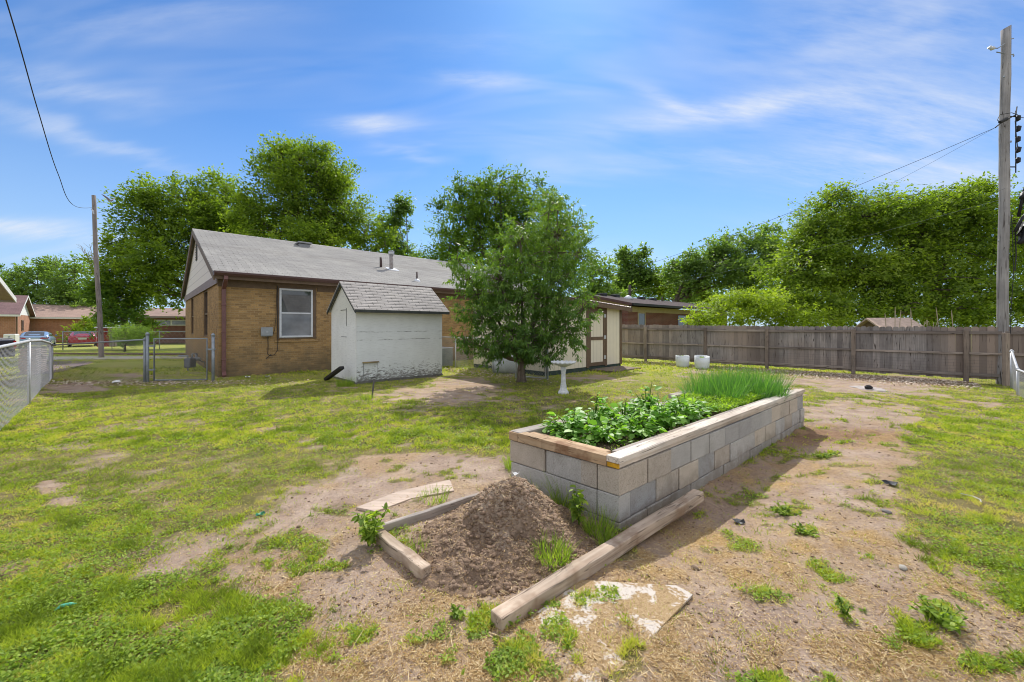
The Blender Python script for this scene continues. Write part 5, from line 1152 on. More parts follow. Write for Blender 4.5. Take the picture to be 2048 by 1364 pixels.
# ------------------------------------------------------------------ neighbouring houses
def gable_house(e, L, D, he, hr, wall, roofm, oh=.4, x0=0, side=None, band=None):
    m = MB(); m.box(x0, x0+L, 0, .2, -.3, he); m.box(x0, x0+L, D-.2, D, -.3, he); m.box(x0, x0+.2, .2, D-.2, -.3, he); m.box(x0+L-.2, x0+L, .2, D-.2, -.3, he); m.build('wall', wall, e)
    sl = (hr-he)/(D/2+oh); zz = lambda y: hr-abs(y-D/2)*sl
    m = MB()
    for xx in (x0+.0, x0+L-.12): m.prismx([(0, he), (D, he), (D, zz(D)-.1), (D/2, hr-.1), (0, zz(0)-.1)], xx, xx+.12)
    m.build('gable', side or M['white_siding'], e)
    roof_planes(e, 'roof', roofm, x0-.35, x0+L+.35, D/2, D/2+oh, hr, he-.0, .07, steps=24)
    m = MB(); 
    for sgy in (-oh-.02, D+oh): m.box(x0-.34, x0+L+.34, sgy, sgy+.02, he-.2, he-.02)
    for xx in (x0-.37, x0+L+.35):
        for sg in (-1, 1): m.prismx([(D/2+sg*(D/2+oh), he-.01), (D/2, hr-.0), (D/2, hr-.16), (D/2+sg*(D/2+oh), he-.18)], xx, xx+.02)
    m.build('fascia', band or M['white_paint'], e)
    m = MB(); m.box(x0-.05, x0+L+.05, -oh, -.001, he-.1, he-.07); m.build('soffit', M['soffit'], e)
# brick house on the far left with the mauve roof
n1_ = empty('brick_house', (-47.2, 38., 0), TH, 'orange brick house with mauve roof and white gable at the far left', 'house')
gable_house(n1_, 16, 6.8, 2.6, 4.6, M['orange_brick'], M['shingle_mauve'], x0=-16)
dd = MB().box(-4.9, -3.4, -.06, -.005, -.1, 2.2).build('door', M['white_paint'], n1_); MB().box(-4.6, -3.7, -.08, -.061, .9, 1.9).build('pane', M['glass_low'], dd)
m = MB().box(-.01, .04, 2.6, 3.5, 1.0, 2.1); wo = m.build('window', M['brown_trim'], n1_); MB().box(.041, .05, 2.7, 3.4, 1.1, 2.0).build('pane', M['glass'], wo)
MB().tube([(.08, .1, 2.5), (.08, .1, 0)], .06, 6).build('downspout', M['brown_trim'], n1_)
n1b = empty('brick_house', (-49.5, 46., 0), TH, 'low orange brick wing partly hidden behind the mauve-roofed house', 'house'); gable_house(n1b, 10.2, 8, 2.5, 4.0, M['orange_brick'], M['shingle_tan'], x0=-9)
x, y = G(24, 690); y = 30; x = (23-1024)/FP*y; wb = empty('white_box', (x, y, 0), .5, 'white utility box standing by the far left brick wall', 'utility box'); MB().box(-.3, .3, -.3, .3, 0, .9).build('case', M['white_paint'], wb, bevel=.04); MB().box(-.06, .06, -.31, -.301, .5, .75).build('mark', M['grey_box'], wb)
# neighbour immediately left: the roof corner that enters the frame
n2 = empty('neighbour_house', (-19.5, 15.7, 0), TH, 'nearest left neighbour house with white rake boards and tan soffit, only its roof corner visible', 'house')
nl = MB(); nl.add([(.0, .0, 2.6), (.0, -5.5, 3.98), (-12, -5.5, 3.98), (-12, 0, 2.6), (0, 0, 2.53), (0, -5.5, 3.91), (-12, -5.5, 3.91), (-12, 0, 2.53)], [(0,1,2,3),(7,6,5,4),(0,4,5,1),(1,5,6,2),(2,6,7,3),(3,7,4,0)])
nl.add([(.0, -11., 2.6), (.0, -5.5, 3.98), (-12, -5.5, 3.98), (-12, -11, 2.6), (0, -11, 2.53), (0, -5.5, 3.91), (-12, -5.5, 3.91), (-12, -11, 2.53)], [(0,3,2,1),(7,4,5,6),(0,1,5,4),(1,2,6,5),(2,3,7,6),(3,0,4,7)]); nl.build('roof', M['shingle_mauve'], n2)
m = MB(); m.prismx([(.02, 2.60), (-5.5, 3.985), (-5.5, 3.80), (.02, 2.42)], .0, .03); m.prismx([(-11.02, 2.60), (-5.5, 3.985), (-5.5, 3.80), (-11.02, 2.42)], .0, .03); m.box(-12, 0, .0, .03, 2.42, 2.6); m.build('rake_board', M['white_paint'], n2)
m = MB(); m.add([(-.02, -.02, 2.5), (-.02, -5.5, 3.88), (-1.0, -5.5, 3.88), (-1.0, -.02, 2.5)], [(0,1,2,3)]); m.build('soffit', M['soffit'], n2)
m = MB(); m.box(-12, -1.0, -10.4, -.6, -.2, 2.6); m.prismx([(-10.4, 2.6), (-.6, 2.6), (-5.5, 3.85)], -1.05, -1.0); m.build('wall', M['orange_brick'], n2)
# dark brick house seen under the big tree
n3_ = empty('brick_house', (-38.2, 40.5, 0), .35, 'dark brick ranch house with tan roof seen beyond the street, behind the gable wall', 'house')
gable_house(n3_, 16, 8, 2.5, 3.5, M['red_brick'], M['shingle_tan'], band=M['mauve_band'], oh=.6)
f = MB(); f.box(1.6, 5.9, -.04, -.002, 1.55, 2.15); wo = f.build('window', M['white_paint'], n3_)
for i in range(3): MB().box(1.7+i*1.4, 2.95+i*1.4, -.055, -.041, 1.64, 2.06).build('pane', M['glass_low'], wo)
# red brick neighbour behind the board fence
n4 = empty('brick_house', (6.45, 22.3, 0), TH, 'red brick house with dark low roof rising behind the board fence', 'house')
m = MB(); m.box(0, 15, 0, .2, -.2, 2.5); m.box(0, .2, .2, 5.5, -.2, 2.5); m.box(14.8, 15, .2, 5.5, -.2, 2.5); m.box(.2, 14.8, 5.3, 5.5, -.2, 2.5); m.build('wall', M['red_brick'], n4)
m = MB(); m.prismx([(-.0, 2.5), (5.5, 2.5), (5.5, 2.66), (2.5, 3.25), (0, 2.7)], -.03, .1); m.build('gable', M['tan_board'], n4)
m = MB(); m.box(.1, 15, -.03, -.001, 2.3, 2.6); m.build('frieze_board', M['tan_board'], n4)
roof_planes(n4, 'roof', M['shingle_dark'], -.45, 15.4, 2.5, 3.0, 3.42, 2.76, .06, steps=16)
m = MB(); m.prismx([(-.52, 2.75), (2.5, 3.42), (2.5, 3.27), (-.52, 2.6)], -.48, -.45); m.prismx([(5.52, 2.75), (2.5, 3.42), (2.5, 3.27), (5.52, 2.6)], -.48, -.45); m.build_split('rake_board', M['gutter'], n4)
m = MB(); m.box(-.4, 15.4, -.62, -.505, 2.62, 2.74); m.build('gutter', M['dark_wire'], n4)
f = MB(); f.box(1.05, 1.12, -.03, -.001, 1.35, 2.3); f.box(1.85, 1.92, -.03, -.001, 1.35, 2.3); f.box(1.12, 1.85, -.03, -.001, 2.23, 2.3); f.box(1.12, 1.85, -.03, -.001, 1.35, 1.42); wo = f.build('window', M['tan_board'], n4); MB().box(1.12, 1.85, -.012, -.002, 1.42, 2.23).build('pane', M['glass'], wo)
MB().box(-.16, -.035, .35, .62, 1.75, 2.15).build('meter_box', M['white_metal'], n4, bevel=.01)
MB().box(6.2, 7.5, -.02, -.001, 1.2, 2.2).build('window', M['glass'], n4)
for lx, ly, r_, h_ in ((3.4, 1.9, .09, .85), (8.0, 2.0, .05, .3)): MB().tube([(lx, ly, 3.1), (lx, ly, 3.3+h_)], r_, 10).build('flue', m_plain('flue_dark', (.07,.055,.05), .7), n4, True)
MB().lathe([(.3, 3.17), (.25, 3.32), (.1, 3.42), (.02, 3.44)], 16, 2.7, 1.6).build('roof_vent', M['white_metal'], n4, True)
for lx in (.8, 2.2, 5.4, 7.): MB().box(lx-.22, lx+.22, 2.0, 2.45, 3.28, 3.5).build('box_vent', M['black_plastic'], n4, bevel=.03)
# tan roofed shed behind the fence on the right
x, y, z = W(1786, 650, 16.); n5 = empty('garden_shed', (x, y, 0), -.25, 'small shed with a pale tan roof just showing over the board fence', 'shed')
m = MB(); m.prismx([(-.7, 0), (.7, 0), (.7, 1.42), (0, 1.74), (-.7, 1.42)], -.75, .45); m.build('wall', M['brown_trim'], n5)
m = MB(); m.prismx([(-.95, 1.40), (0, 1.83), (.95, 1.40), (.95, 1.35), (0, 1.76), (-.95, 1.35)], -.9, .55); m.build('roof', m_plain('tan_roof', (.5,.37,.29), .9, .15), n5)
# red shed & grey fence behind the left pole
x, y, z = W(211, 655, 29); rs = empty('red_shed', (x, y, 0), .3, 'small dark red shed behind the left utility pole', 'shed'); MB().box(-.5, .5, 0, 2.2, 0, 1.35).build('wall', m_plain('red_paint', (.25,.04,.035), .7), rs); MB().box(-.6, .6, -.1, 2.3, 1.351, 1.42).build('roof', M['white_metal'], rs)
x, y, z = W(218, 657, 28.5); wf = empty('picket_fence', (x, y, 0), .35, 'pale grey picket fence between the red shed and the juniper bush', 'fence')
for i in range(9): MB().box(i*.17, i*.17+.13, 0, .03, .05, 1.35-.02*(i % 3)).build('picket', M['fence_rail'], wf)
MB().box(0, 1.5, .031, .07, 1., 1.1).build('rail', M['fence_rail'], wf)

# ------------------------------------------------------------------ trees
def crown_pts(lobes, n, shell=.55):
    vol = np.array([l[3]*l[4]*l[5] for l in lobes])**.75; which = rng.choice(len(lobes), n, p=vol/vol.sum()); Lb = np.array(lobes)[which]
    d = rng.normal(size=(n, 3)); d /= np.linalg.norm(d, axis=1, keepdims=True)
    r = (shell+(1.08-shell)*rng.random(n)**.8)*(1+.18*np.sin(d[:, 0]*7+Lb[:, 0])*np.sin(d[:, 2]*6+Lb[:, 1])); r[rng.random(n) < .2] *= .6
    return Lb[:, :3]+d*Lb[:, 3:6]*r[:, None], which, d
def tree(name, loc, lobes, n_cl, per, leaf, mat, label, cat='tree', group=None, trunk=(.25, 1.5), spread=.35, wd=.55, bark='bark', hang=0., shell=.55, trunkpts=None, up=.35, flat=.42, tone=0.):
    """trunk, limbs to every lobe, twigs to the leaf clumps, and a crown of separate leaves; lobes are local x,y,z,rx,ry,rz"""
    e = empty(name, loc, 0, label, cat, group)
    main = lobes; lobes = []
    for l in main:                        # every bough breaks up into smaller billows
        lobes.append((l[0], l[1], l[2], l[3]*.96, l[4]*.96, l[5]*.96))
        for _ in range(4):
            d = rng.normal(size=3); d /= np.linalg.norm(d); f = rng.uniform(.26, .44); lobes.append((l[0]+d[0]*l[3]*.88, l[1]+d[1]*l[4]*.88, l[2]+d[2]*l[5]*.88, l[3]*f, l[4]*f, l[5]*f*1.1))
    P, which, dr = crown_pts(lobes, n_cl, shell); P[:, 2] = np.maximum(P[:, 2], .25)
    m = MB(); tr_, th = trunk; 
    tp = trunkpts or [(0, 0, -.2), (.02*th, 0, th*.5), (0, .02*th, th)]
    m.tube(tp, [tr_*1.25, tr_, tr_*.85], 12); top = np.array(tp[-1], float)
    limbs = []
    for l in main:
        c = np.array(l[:3]); q = top+(c-top)*.5+np.array((random.uniform(-.1,.1), random.uniform(-.1,.1), .12*l[5])); end = c+np.array((0, 0, l[5]*.35))
        path = [top+np.array((0,0,-.1*th)), top+(q-top)*.5, q, c, end]; r0 = tr_*.55; m.tube(path, [r0, r0*.75, r0*.55, r0*.35, r0*.12], 7); limbs.append(path)
    k = min(n_cl, 260)
    for i in rng.choice(n_cl, k, replace=False):
        path = limbs[which[i]//5]; p = P[i]; ds = [np.linalg.norm(p-a) for a in path[1:]]; a = path[1+int(np.argmin(ds))]; a = a+(p-a)*0
        mid = (a+p)/2+np.array((random.uniform(-.15,.15), random.uniform(-.15,.15), random.uniform(0,.3)))*spread*2; r0 = tr_*.10
        m.tube([a, mid, p], [r0, r0*.6, r0*.25], 4, False)
    m.build('trunk', M[bark], e, True)
    n = n_cl*per; ci = np.repeat(np.arange(n_cl), per); sc_ = .55+.9*rng.random(n_cl)
    tw = dr*[1, 1, .55]+rng.normal(size=(n_cl, 3))*.5+[0, 0, .3-hang]; tw /= np.linalg.norm(tw, axis=1, keepdims=True)
    sub = tw[:, None, :]+rng.normal(size=(n_cl, 4, 3))*.55; sub /= np.linalg.norm(sub, axis=2, keepdims=True)      # four twigs to a spray
    q = rng.integers(0, 4, n); s_ = rng.random(n)**.8; dirn = sub[ci, q]
    off = dirn*(s_*spread*1.75)[:, None]*sc_[ci][:, None]-tw[ci]*spread*.5
    C = P[ci]+off+rng.normal(size=(n, 3))*spread*np.array([.24, .24, .15])
    D = dirn*.8+rng.normal(size=(n, 3))*[.8, .8, .5]+[0, 0, -hang-.15]; N = rng.normal(size=(n, 3))*.4+dr[ci]*.4+[0, 0, .8]
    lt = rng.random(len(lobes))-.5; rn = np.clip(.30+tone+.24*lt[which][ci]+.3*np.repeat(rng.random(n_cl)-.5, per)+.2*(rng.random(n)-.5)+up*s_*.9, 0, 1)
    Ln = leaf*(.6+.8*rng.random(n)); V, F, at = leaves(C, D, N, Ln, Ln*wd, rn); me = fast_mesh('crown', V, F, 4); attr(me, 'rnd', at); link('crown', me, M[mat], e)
    return e
def T(px, py, Y, rx, rz, ry=None):        # lobe from its outline in the photograph: centre px,py at distance Y, half sizes in photo pixels
    x, y, z = W(px, py, Y); return (x, y, z, rx*Y/FP, (ry or rx)*Y/FP, rz*Y/FP)
def place(base, lobes): return [(a-base[0], b-base[1], c, d, e_, f) for a, b, c, d, e_, f in lobes]
b = (-27., 37.); lb = [T(290,440,34.3,62,58), T(370,420,35.6,75,60), T(450,405,38.1,60,55), T(300,530,33.0,78,50), T(390,500,35.6,80,60), T(470,480,38.1,70,70), T(330,585,33.0,50,28), T(240,500,33.7,30,40), T(262,560,33.0,45,26), T(215,395+95,33.0,14,12), T(500,560,36.8,60,45)]
tree('shade_tree', (*b, 0), place(b, lb), 1400, 42, .25, 'leaf_elm', 'wide dark green tree spreading behind the gable end of the tan house', group=None, trunk=(.42, 3.), spread=.6, shell=.4)
b = (-15.5, 33.5); lb = [T(600,350,33,85,62), T(555,330,33,45,38), T(650,350,34,60,50), T(590,430,33,95,60), T(680,430,34,75,60), T(730,470,34,40,50), T(520,440,32,50,50), T(620,500,33,110,50), T(560,300,33,35,18), T(630,302,33,40,16), T(770,490,35,22,40)]
tree('shade_tree', (*b, 0), place(b, lb), 1500, 42, .22, 'leaf_elm', 'tallest round green tree rising behind the middle of the long roof', trunk=(.45, 5), spread=.55, shell=.4, tone=.04)
b = (-10.5, 40.); lb = [T(792,435,40,26,36), T(785,485,40,34,44), T(812,415,40,18,22), T(765,450,40,14,20), T(790,530,40,30,30), T(830,520,41,20,25)]
tree('poplar_tree', (*b, 0), place(b, lb), 380, 26, .26, 'leaf_grey', 'slender pale poplar tree between the two big trees behind the roof', trunk=(.15, 8), spread=.38, hang=.3, shell=.2)
b = (-.8, 34.5); lb = [T(990,410,34,80,50), T(925,430,34,60,45), T(1060,420,35,70,48), T(900,490,34,45,60), T(960,500,34,90,60), T(1060,500,35,80,70), T(1120,470,35,50,50), T(1000,372,34,50,25), T(870,540,34,45,40), T(1150,520,35,40,50)]
tree('shade_tree', (*b, 0), place(b, lb), 1300, 42, .22, 'leaf_dark', 'broad dark green tree directly behind the fruit tree', trunk=(.42, 5), spread=.55, shell=.45)
# fruit tree in the yard
fb = (*G(1043, 764),); lb = [T(1043,600,10.4,115,100,90), T(935,560,10.2,38,60), T(1115,470,10.6,58,70), T(1110,560,10.3,68,80), T(1040,480,10.4,50,45), T(960,630,10.2,50,60), T(1130,660,10.1,50,50), T(1050,680,10.1,80,40), T(1100,410,10.6,38,26), T(1160,500,10.6,28,40), T(1165,620,10.4,28,45), T(930,680,10.,28,26), T(915,520,10.2,22,26), T(1000,560,10.0,60,60), T(985,700,10.1,45,26), T(1085,715,10.1,40,22), T(1020,690,9.9,50,25)]
lb2 = [(a, b_, c, d, e_, f) for a, b_, c, d, e_, f in place(fb, lb)]
ft = empty('fruit_tree', (*fb, 0), 0, 'leafy peach-like fruit tree with long drooping leaves in the middle of the yard', 'tree')
P, which, dr = crown_pts(lb2, 1500, .35)
m = MB(); m.tube([(0,0,-.1),(.0,.0,.12),(-.01,.02,.35),(.02,0,.6)], [.17,.115,.10,.095], 14)
sc_ = []
for l in lb2:
    c = np.array(l[:3]); top = np.array((.02, 0, .55)); q = top+(c-top)*.45+np.array((random.uniform(-.1,.1), random.uniform(-.1,.1), .0)); path = [top, top+(q-top)*.5-np.array((0,0,.05)), q, c, c+np.array((0,0,l[5]*.7))]; m.tube(path, [.05,.04,.032,.02,.006], 7); sc_.append(path)
for i in rng.choice(1500, 700, replace=False):
    path = sc_[which[i]]; p = P[i]; a = path[1+int(np.argmin([np.linalg.norm(p-a) for a in path[1:]]))]; m.tube([a, (a+p)/2+np.array((0,0,.08)), p], [.011,.007,.003], 4, False)
m.build('trunk', M['bark'], ft, True)
n_cl = 1500; per = 26; n = n_cl*per; ci = np.repeat(np.arange(n_cl), per)
tw = dr*[1,1,.4]+rng.normal(size=(n_cl,3))*.4+[0,0,.25]; tw /= np.linalg.norm(tw, axis=1, keepdims=True); s_ = rng.random(n)
C = P[ci]+tw[ci]*(s_*.32-.12)[:, None]+rng.normal(size=(n,3))*.02
D = tw[ci]*.4+rng.normal(size=(n,3))*.5+[0,0,-.75]; N = rng.normal(size=(n,3))*.6+[0,0,.8]+dr[ci]*.5
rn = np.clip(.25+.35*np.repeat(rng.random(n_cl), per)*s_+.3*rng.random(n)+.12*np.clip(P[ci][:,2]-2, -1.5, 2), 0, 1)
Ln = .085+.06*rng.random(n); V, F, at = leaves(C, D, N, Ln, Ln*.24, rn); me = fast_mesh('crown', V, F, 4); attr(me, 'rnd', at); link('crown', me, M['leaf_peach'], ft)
# right side
b = (19.5, 24.); lb = [T(1700,440,22,95,55), T(1640,470,22,70,60), T(1600,540,21,70,45), T(1700,540,22,110,60), T(1570,590,20,45,30), T(1760,430,23,60,45), T(1660,395,22,30,16), T(1800,500,22,70,60), T(1640,610,20,60,30), T(1600,600,20,40,25)]
tree('shade_tree', (*b, 0), place(b, lb), 1700, 42, .15, 'leaf_elm', 'large bright green tree behind the board fence, left of the utility pole', trunk=(.35, 2.4), spread=.4, shell=.4, tone=.08, hang=.2)
b = (24.5, 23.5); lb = [T(1860,430,22,85,55), T(1930,410,22,75,40), T(1900,500,22,110,65), T(1990,480,22,70,70), T(2060,500,22,70,90), T(1850,580,21,95,42), T(2000,590,21,90,45), T(1930,385,22,45,18), T(2080,420,22,50,50), T(1770,590,21,60,40), T(1700,625,20,60,30), T(1800,625,20,60,30), T(1900,630,20,60,28), T(1980,630,20,50,30), T(2060,620,20,50,40)]
tree('shade_tree', (*b, 0), place(b, lb), 2000, 42, .15, 'leaf_elm', 'large tree behind the utility pole at the right edge', trunk=(.38, 2.2), spread=.42, shell=.4, hang=.2)
b = (11.9, 19.6); lb = [T(1450,625,19,60,30), T(1520,615,19,60,32), T(1410,640,18.5,30,20), T(1575,630,18.5,50,26), T(1620,645,18,30,14), T(1480,600,19.5,50,18), T(1660,640,18.5,40,16), T(1400,648,18.3,40,12)]
tree('bush', (*b, 0), place(b, lb), 620, 36, .11, 'leaf_lime', 'bright yellow-green bush growing above the middle of the board fence', 'bush', trunk=(.09, .8), spread=.25, shell=.4, up=.5)
b = (15.5, 38.); lb = [T(1480,500,38,60,38), T(1530,480,38,30,25), T(1430,540,37,60,45), T(1500,560,37,60,45), T(1370,560,38,40,40), T(1390,525,38,25,20), T(1540,530,36,40,50)]
tree('background_tree', (*b, 0), place(b, lb), 760, 32, .28, 'leaf_grey', 'grey-green tree beyond the red brick house roof', 'tree', 'trees on the skyline', trunk=(.3, 4), spread=.55)
b = (13.5, 46.); lb = [T(1262,530,46,34,32), T(1245,510,46,14,16), T(1285,560,46,40,34), T(1240,570,46,30,28), T(1290,505,46,9,12)]
tree('background_tree', (*b, 0), place(b, lb), 420, 28, .32, 'leaf_grey', 'thin airy tree just right of the fruit tree on the skyline', 'tree', 'trees on the skyline', trunk=(.2, 5), spread=.5, shell=.2)
b = (17., 48.); lb = [T(1335,575,46,40,26), T(1345,548,46,18,14), T(1390,590,46,40,20)]
tree('background_tree', (*b, 0), place(b, lb), 340, 28, .3, 'leaf_elm', 'low tree behind the chimney of the red brick house', 'tree', 'trees on the skyline', trunk=(.2, 4), spread=.5)
b = (8.5, 40.); lb = [T(1200,560,40,30,40), T(1180,600,40,40,25), T(1225,600,40,30,20)]
tree('background_tree', (*b, 0), place(b, lb), 340, 28, .28, 'leaf_grey', 'low tree filling the gap behind the fruit tree and storage shed', 'tree', 'trees on the skyline', trunk=(.2, 3), spread=.5)
# left distance
b = (-56, 52.); lb = [T(75,570,51,50,40), T(55,610,51,45,35), T(150,560,50,40,40), T(120,610,50,60,40), T(170,620,50,40,40), T(40,550,51,22,20), T(110,535,51,25,16)]
tree('background_tree', (*b, 0), place(b, lb), 700, 32, .32, 'leaf_grey', 'grey-green tree behind the parked cars on the far left', 'tree', 'trees on the skyline', trunk=(.35, 3), spread=.5, tone=-.02)
b = (-33, 34.); lb = [T(235,610,33,45,45), T(215,570,33,25,25), T(265,590,34,35,35), T(250,650,32,45,25)]
tree('background_tree', (*b, 0), place(b, lb), 380, 30, .22, 'leaf_dark', 'dark green tree in the gap behind the left utility pole', 'tree', 'trees on the skyline', trunk=(.25, 2), spread=.45, tone=.02)
b = (-44.5, 42.); lb = [T(160,668,42,26,16), T(172,650,42,14,14), T(188,668,42,16,16), T(147,655,42,8,8)]
tree('bush', (*b, 0), place(b, lb), 160, 26, .2, 'leaf_lime', 'yellow-green bush behind the red car', 'bush', trunk=(.06, .3), spread=.22)
b = (-24.2, 25.); lb = [T(255,672,25,34,18), T(285,672,25,24,14), T(262,665,25.5,28,12)]
tree('bush', (*b, 0), place(b, lb), 330, 40, .09, 'leaf_grey', 'rounded grey-green juniper bush beyond the gate', 'bush', trunk=(.06, .3), spread=.2, hang=-.6, wd=.25)
b = (-68, 54); lb = [T(10,585,53,30,25), T(20,560,53,14,14), T(-30,560,53,40,40)]
tree('background_tree', (*b, 0), place(b, lb), 200, 24, .28, 'leaf_dark', 'dark tree behind the roof at the far left edge', 'tree', 'trees on the skyline', trunk=(.3, 3), spread=.45)
# bare dead branches left of the leaning pole
dt = empty('dead_tree', (-40.5, 39, 0), 0, 'half-dead tree with bare pale branches beside the left utility pole', 'tree')
m = MB()
def br(p, d, L, r, lvl):
    q = p+d*L; mid = (p+q)/2+np.array([random.gauss(0, L*.06) for _ in range(3)]); m.tube([p, mid, q], [r, r*.75, r*.5], 5, False)
    if lvl <= 0: return
    for _ in range(3):
        nd = d+np.array((random.gauss(0,.5), random.gauss(0,.35), random.gauss(.05,.35))); nd /= np.linalg.norm(nd); br(p+(q-p)*random.uniform(.5,1), nd, L*random.uniform(.5,.75), r*.55, lvl-1)
br(np.array((0,0,0.)), np.array((.02,0,1.)), 5.5, .18, 0); br(np.array((.1,0,5.3)), np.array((-.3,0,.95)), 2.5, .09, 3); br(np.array((.1,0,5.3)), np.array((.3,0,.9)), 2.2, .08, 2)
m.build('trunk', M['bark_pale'], dt)
# dry reed stems behind the fence
for i, px in enumerate((1775, 1790, 1797, 1824, 1880, 1908)):
    x, y, z = W(px, 652, 13.5); m = MB(); h = (1.95, 2.15, 2.05, 2.1, 2.15, 2.05)[i]; bnd = random.uniform(-.12, .12); m.tube([(0,0,0), (bnd*.3,0,h*.6), (bnd,0,h-.15), (bnd*1.2,0,h)], [.012,.009,.014,.004], 5)
    o = m.build('dry_stem', M['dry_leaf'] if False else m_plain('dry_stem', (.4,.33,.24), .9)); o.location = (x, y, 0); tag(o, 'tall dry reed stem standing behind the board fence by the tan shed roof', 'dry stem', 'dry stems behind the fence')
m = MB()
for i in range(7):
    a = random.uniform(-.5, .5); m.tube([(i*.07,0,0),(i*.07+a*.2,0,1.3),(i*.07+a*.5,0,1.62+random.random()*.12),(i*.07+a*1.0,0,1.5)], .007, 4, False)
x, y, z = W(1845, 652, 13.5); o = m.build('dry_grass', m_plain('dry_grass', (.42,.36,.27), .9)); o.location = (x, y, 0); tag(o, 'arching clump of dry grass stalks over the board fence', 'dry grass')

# dove in flight
x, y, z = W(220, 401, 15.); bd = empty('flying_bird', (x, y, z), -.15, 'grey dove flying past the top of the left utility pole', 'bird')
mf = m_plain('feather', (.32,.31,.33), .8, .2, 30)
m = MB(); pth = [(-.15,0,.04),(-.10,0,.03),(-.03,0,.01),(.05,0,-.005),(.10,0,.0),(.125,0,.008),(.15,0,.0)]; m.tube(pth, [.006,.018,.038,.042,.028,.024,.005], 12); m.add([(-.12,-.012,.035),(-.25,-.04,.07),(-.26,.04,.07),(-.12,.012,.035)], [(0,1,2,3)]); bo_ = m.build('body', mf, bd, True)
for sg in (-1, 1):
    m = MB(); m.add([(.06,sg*.03,.01),(.05,sg*.12,.08),(-.02,sg*.2,.15),(-.09,sg*.22,.17),(-.06,sg*.12,.08),(-.04,sg*.03,.01)], [(0,1,4,5),(1,2,3,4)]); o = m.build('wing', mf, bd); s = o.modifiers.new('s', 'SOLIDIFY'); s.thickness = .006

# ------------------------------------------------------------------ sky, sun, camera
SUNV = np.array((.16, 1.04, 1.0)); SEL = math.atan2(SUNV[2], math.hypot(*SUNV[:2])); SAZ = math.atan2(SUNV[0], SUNV[1])
wld = bpy.data.worlds.new('World'); sc.world = wld; wld.use_nodes = True; wld.cycles.sampling_method = 'MANUAL'; wld.cycles.sample_map_resolution = 512
t = NT('w', wld)
sky = t.n('ShaderNodeTexSky', sky_type='NISHITA', sun_disc=False, sun_elevation=SEL, sun_rotation=SAZ, altitude=300, air_density=1.0, dust_density=.25, ozone_density=2.5)
gen = t.n('ShaderNodeTexCoord').outputs['Generated']; sp = t.n('ShaderNodeSeparateXYZ'); t.put(sp.inputs[0], gen)
zc = t.math('MAXIMUM', sp.outputs[2], .015)
px_ = t.math('DIVIDE', sp.outputs[0], t.math('MAXIMUM', sp.outputs[1], .12)); pz_ = t.math('DIVIDE', zc, t.math('MAXIMUM', sp.outputs[1], .12))
cv = t.n('ShaderNodeCombineXYZ'); t.put(cv.inputs[0], t.math('DIVIDE', sp.outputs[0], t.math('ADD', zc, .35))); t.put(cv.inputs[1], t.math('DIVIDE', sp.outputs[1], t.math('ADD', zc, .35)))
wisp = t.noise(t.scale(cv.outputs[0], 1.1, 4.2, 1), 1.5, 3, .62, .6); wisp2 = t.noise(t.scale(cv.outputs[0], .6, 1.1, 1), 1.3, 1, .5, 0)
tot = t.math('MULTIPLY', t.mr(wisp, .40, .85, 0, .5), t.mr(wisp2, .42, .62))
warp = t.noise(t.scale(cv.outputs[0], 1.6, 6, 1), 2.2, 2, .6)
fine = t.noise(t.scale(cv.outputs[0], 3, 14, 1), 3.5, 3, .7, 0)
def cloud(px, py, rx, ry, amt, rot=0., fe=1.0):
    """a streak of thin cirrus at a sky direction"""
    global tot
    ax, az = (px-1024)/FP, (HZ-py)/FP; dx = t.math('SUBTRACT', px_, ax); dz = t.math('SUBTRACT', pz_, az)
    dz = t.math('ADD', dz, t.math('MULTIPLY', t.math('SUBTRACT', warp, .5), .10*fe)); c, s = cos(rot), sin(rot)
    u = t.math('DIVIDE', t.math('ADD', t.math('MULTIPLY', dx, c), t.math('MULTIPLY', dz, s)), rx/FP)
    v = t.math('DIVIDE', t.math('SUBTRACT', t.math('MULTIPLY', dz, c), t.math('MULTIPLY', dx, s)), ry/FP)
    r2 = t.math('ADD', t.math('MULTIPLY', u, u), t.math('MULTIPLY', v, v)); g = t.math('EXPONENT', t.math('MULTIPLY', r2, -1.0))
    g = t.math('MULTIPLY', g, t.mr(t.math('ADD', wisp, t.math('MULTIPLY', t.math('SUBTRACT', fine, .5), .5)), .25, .75, .25, 1.35)); tot = t.math('ADD', tot, t.math('MULTIPLY', g, amt))
cloud(970, 158, 90, 16, .55, -.05, .3); cloud(735, 250, 85, 20, .55, .0, .3); cloud(1440, 225, 190, 26, .62, .12, .3); cloud(1330, 200, 60, 14, .4, -.4, .2); cloud(815, 308, 60, 13, .32, -.1)
cloud(60, 460, 150, 20, .75, -.08, .3); cloud(120, 170, 170, 30, .35, -.2); cloud(260, 300, 160, 16, .28, -.35); cloud(60, 240, 140, 22, .3, -.35); cloud(1850, 250, 240, 70, .6, .15); cloud(1800, 60, 280, 120, .42, .1); cloud(1850, 350, 260, 34, .6, 0.)
cloud(1650, 190, 160, 40, .3, .1); cloud(1000, 90, 200, 30, .16, .0); cloud(300, 40, 300, 40, .22, .1); cloud(1250, 330, 200, 30, .15, .1); cloud(1500, 320, 120, 20, .22, 0)
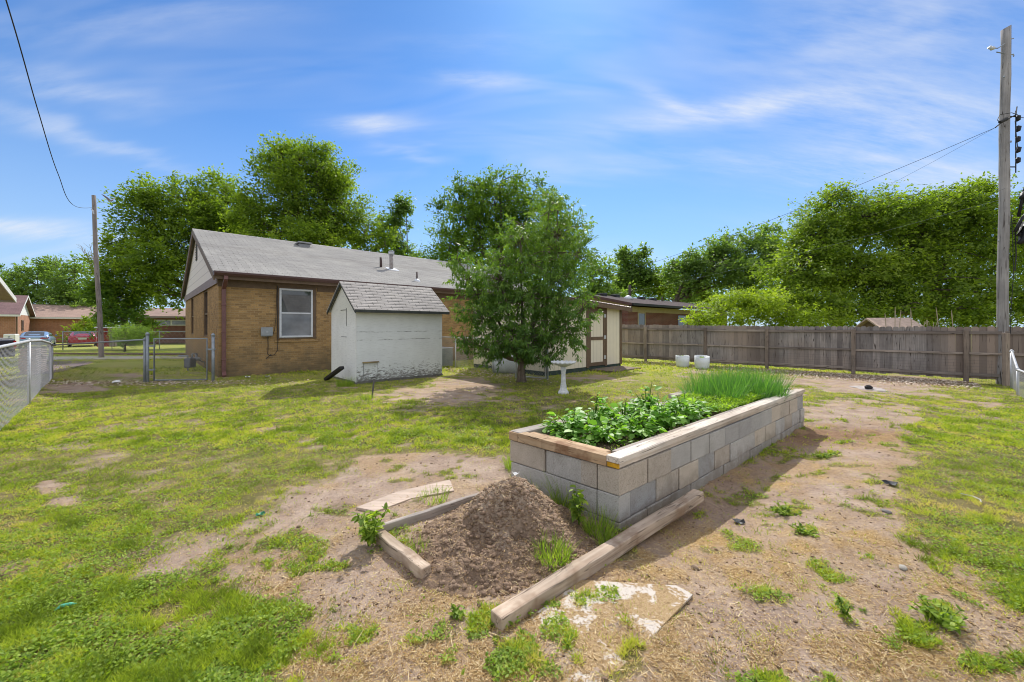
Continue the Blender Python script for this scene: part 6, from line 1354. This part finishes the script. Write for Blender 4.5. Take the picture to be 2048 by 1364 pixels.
base = t.vm('MULTIPLY', sky.outputs[0], (SKYK := (.66, 1.12, 1.58)))
haze = t.mr(zc, .0, .5, 1., 0.); haze = t.math('POWER', haze, 1.6)
base = t.mix(t.math('MULTIPLY', haze, .88), base, (5.6, 7.2, 9.0))
fill_veil = t.math('MULTIPLY', t.math('ADD', t.math('MULTIPLY', t.mr(sp.outputs[1], .55, -.25), t.mr(wisp2, .3, .6, .6, 1)), t.math('MULTIPLY', t.mr(sp.outputs[2], .68, .9), .5)), 1.0, clamp=True)
fill_veil = t.math('MULTIPLY', fill_veil, t.mr(sp.outputs[2], -.02, .08))
tot = t.math('MINIMUM', t.math('MULTIPLY', tot, 1.0), .85)
col = t.mix(tot, base, (8.2, 8.7, 9.6))
col = t.mix(fill_veil, col, (10.0, 10.2, 10.8))     # unseen bright cloud added overhead and behind the camera to fill the shade
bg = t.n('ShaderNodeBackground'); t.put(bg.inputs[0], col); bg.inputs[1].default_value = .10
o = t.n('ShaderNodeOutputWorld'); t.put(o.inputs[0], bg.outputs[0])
sl = bpy.data.lights.new('sun', 'SUN'); sl.energy = 5.0; sl.angle = R(.5); sl.color = (1, .955, .88)
so_ = bpy.data.objects.new('sun', sl); COL.objects.link(so_)
from mathutils import Vector
so_.rotation_euler = Vector(tuple(SUNV)).to_track_quat('Z', 'Y').to_euler(); so_.location = (5, 30, 30)
cam = bpy.data.cameras.new('camera'); cam.sensor_width = 36; cam.lens = 36*FP/2048; cam.shift_y = -(682-HZ)/2048; cam.clip_end = 3000; cam.clip_start = .05
co = bpy.data.objects.new('camera', cam); COL.objects.link(co); co.location = (0, 0, EYE); co.rotation_euler = (pi/2, 0, 0); sc.camera = co
sc.view_settings.view_transform = 'Standard'; sc.view_settings.look = 'None'; sc.view_settings.exposure = 0; sc.view_settings.gamma = 1
sc.render.engine = 'CYCLES'; sc.cycles.pixel_filter_type = 'BLACKMAN_HARRIS'; sc.cycles.filter_width = 1.0
sc.cycles.max_bounces = 5; sc.cycles.transparent_max_bounces = 8; sc.cycles.diffuse_bounces = 3
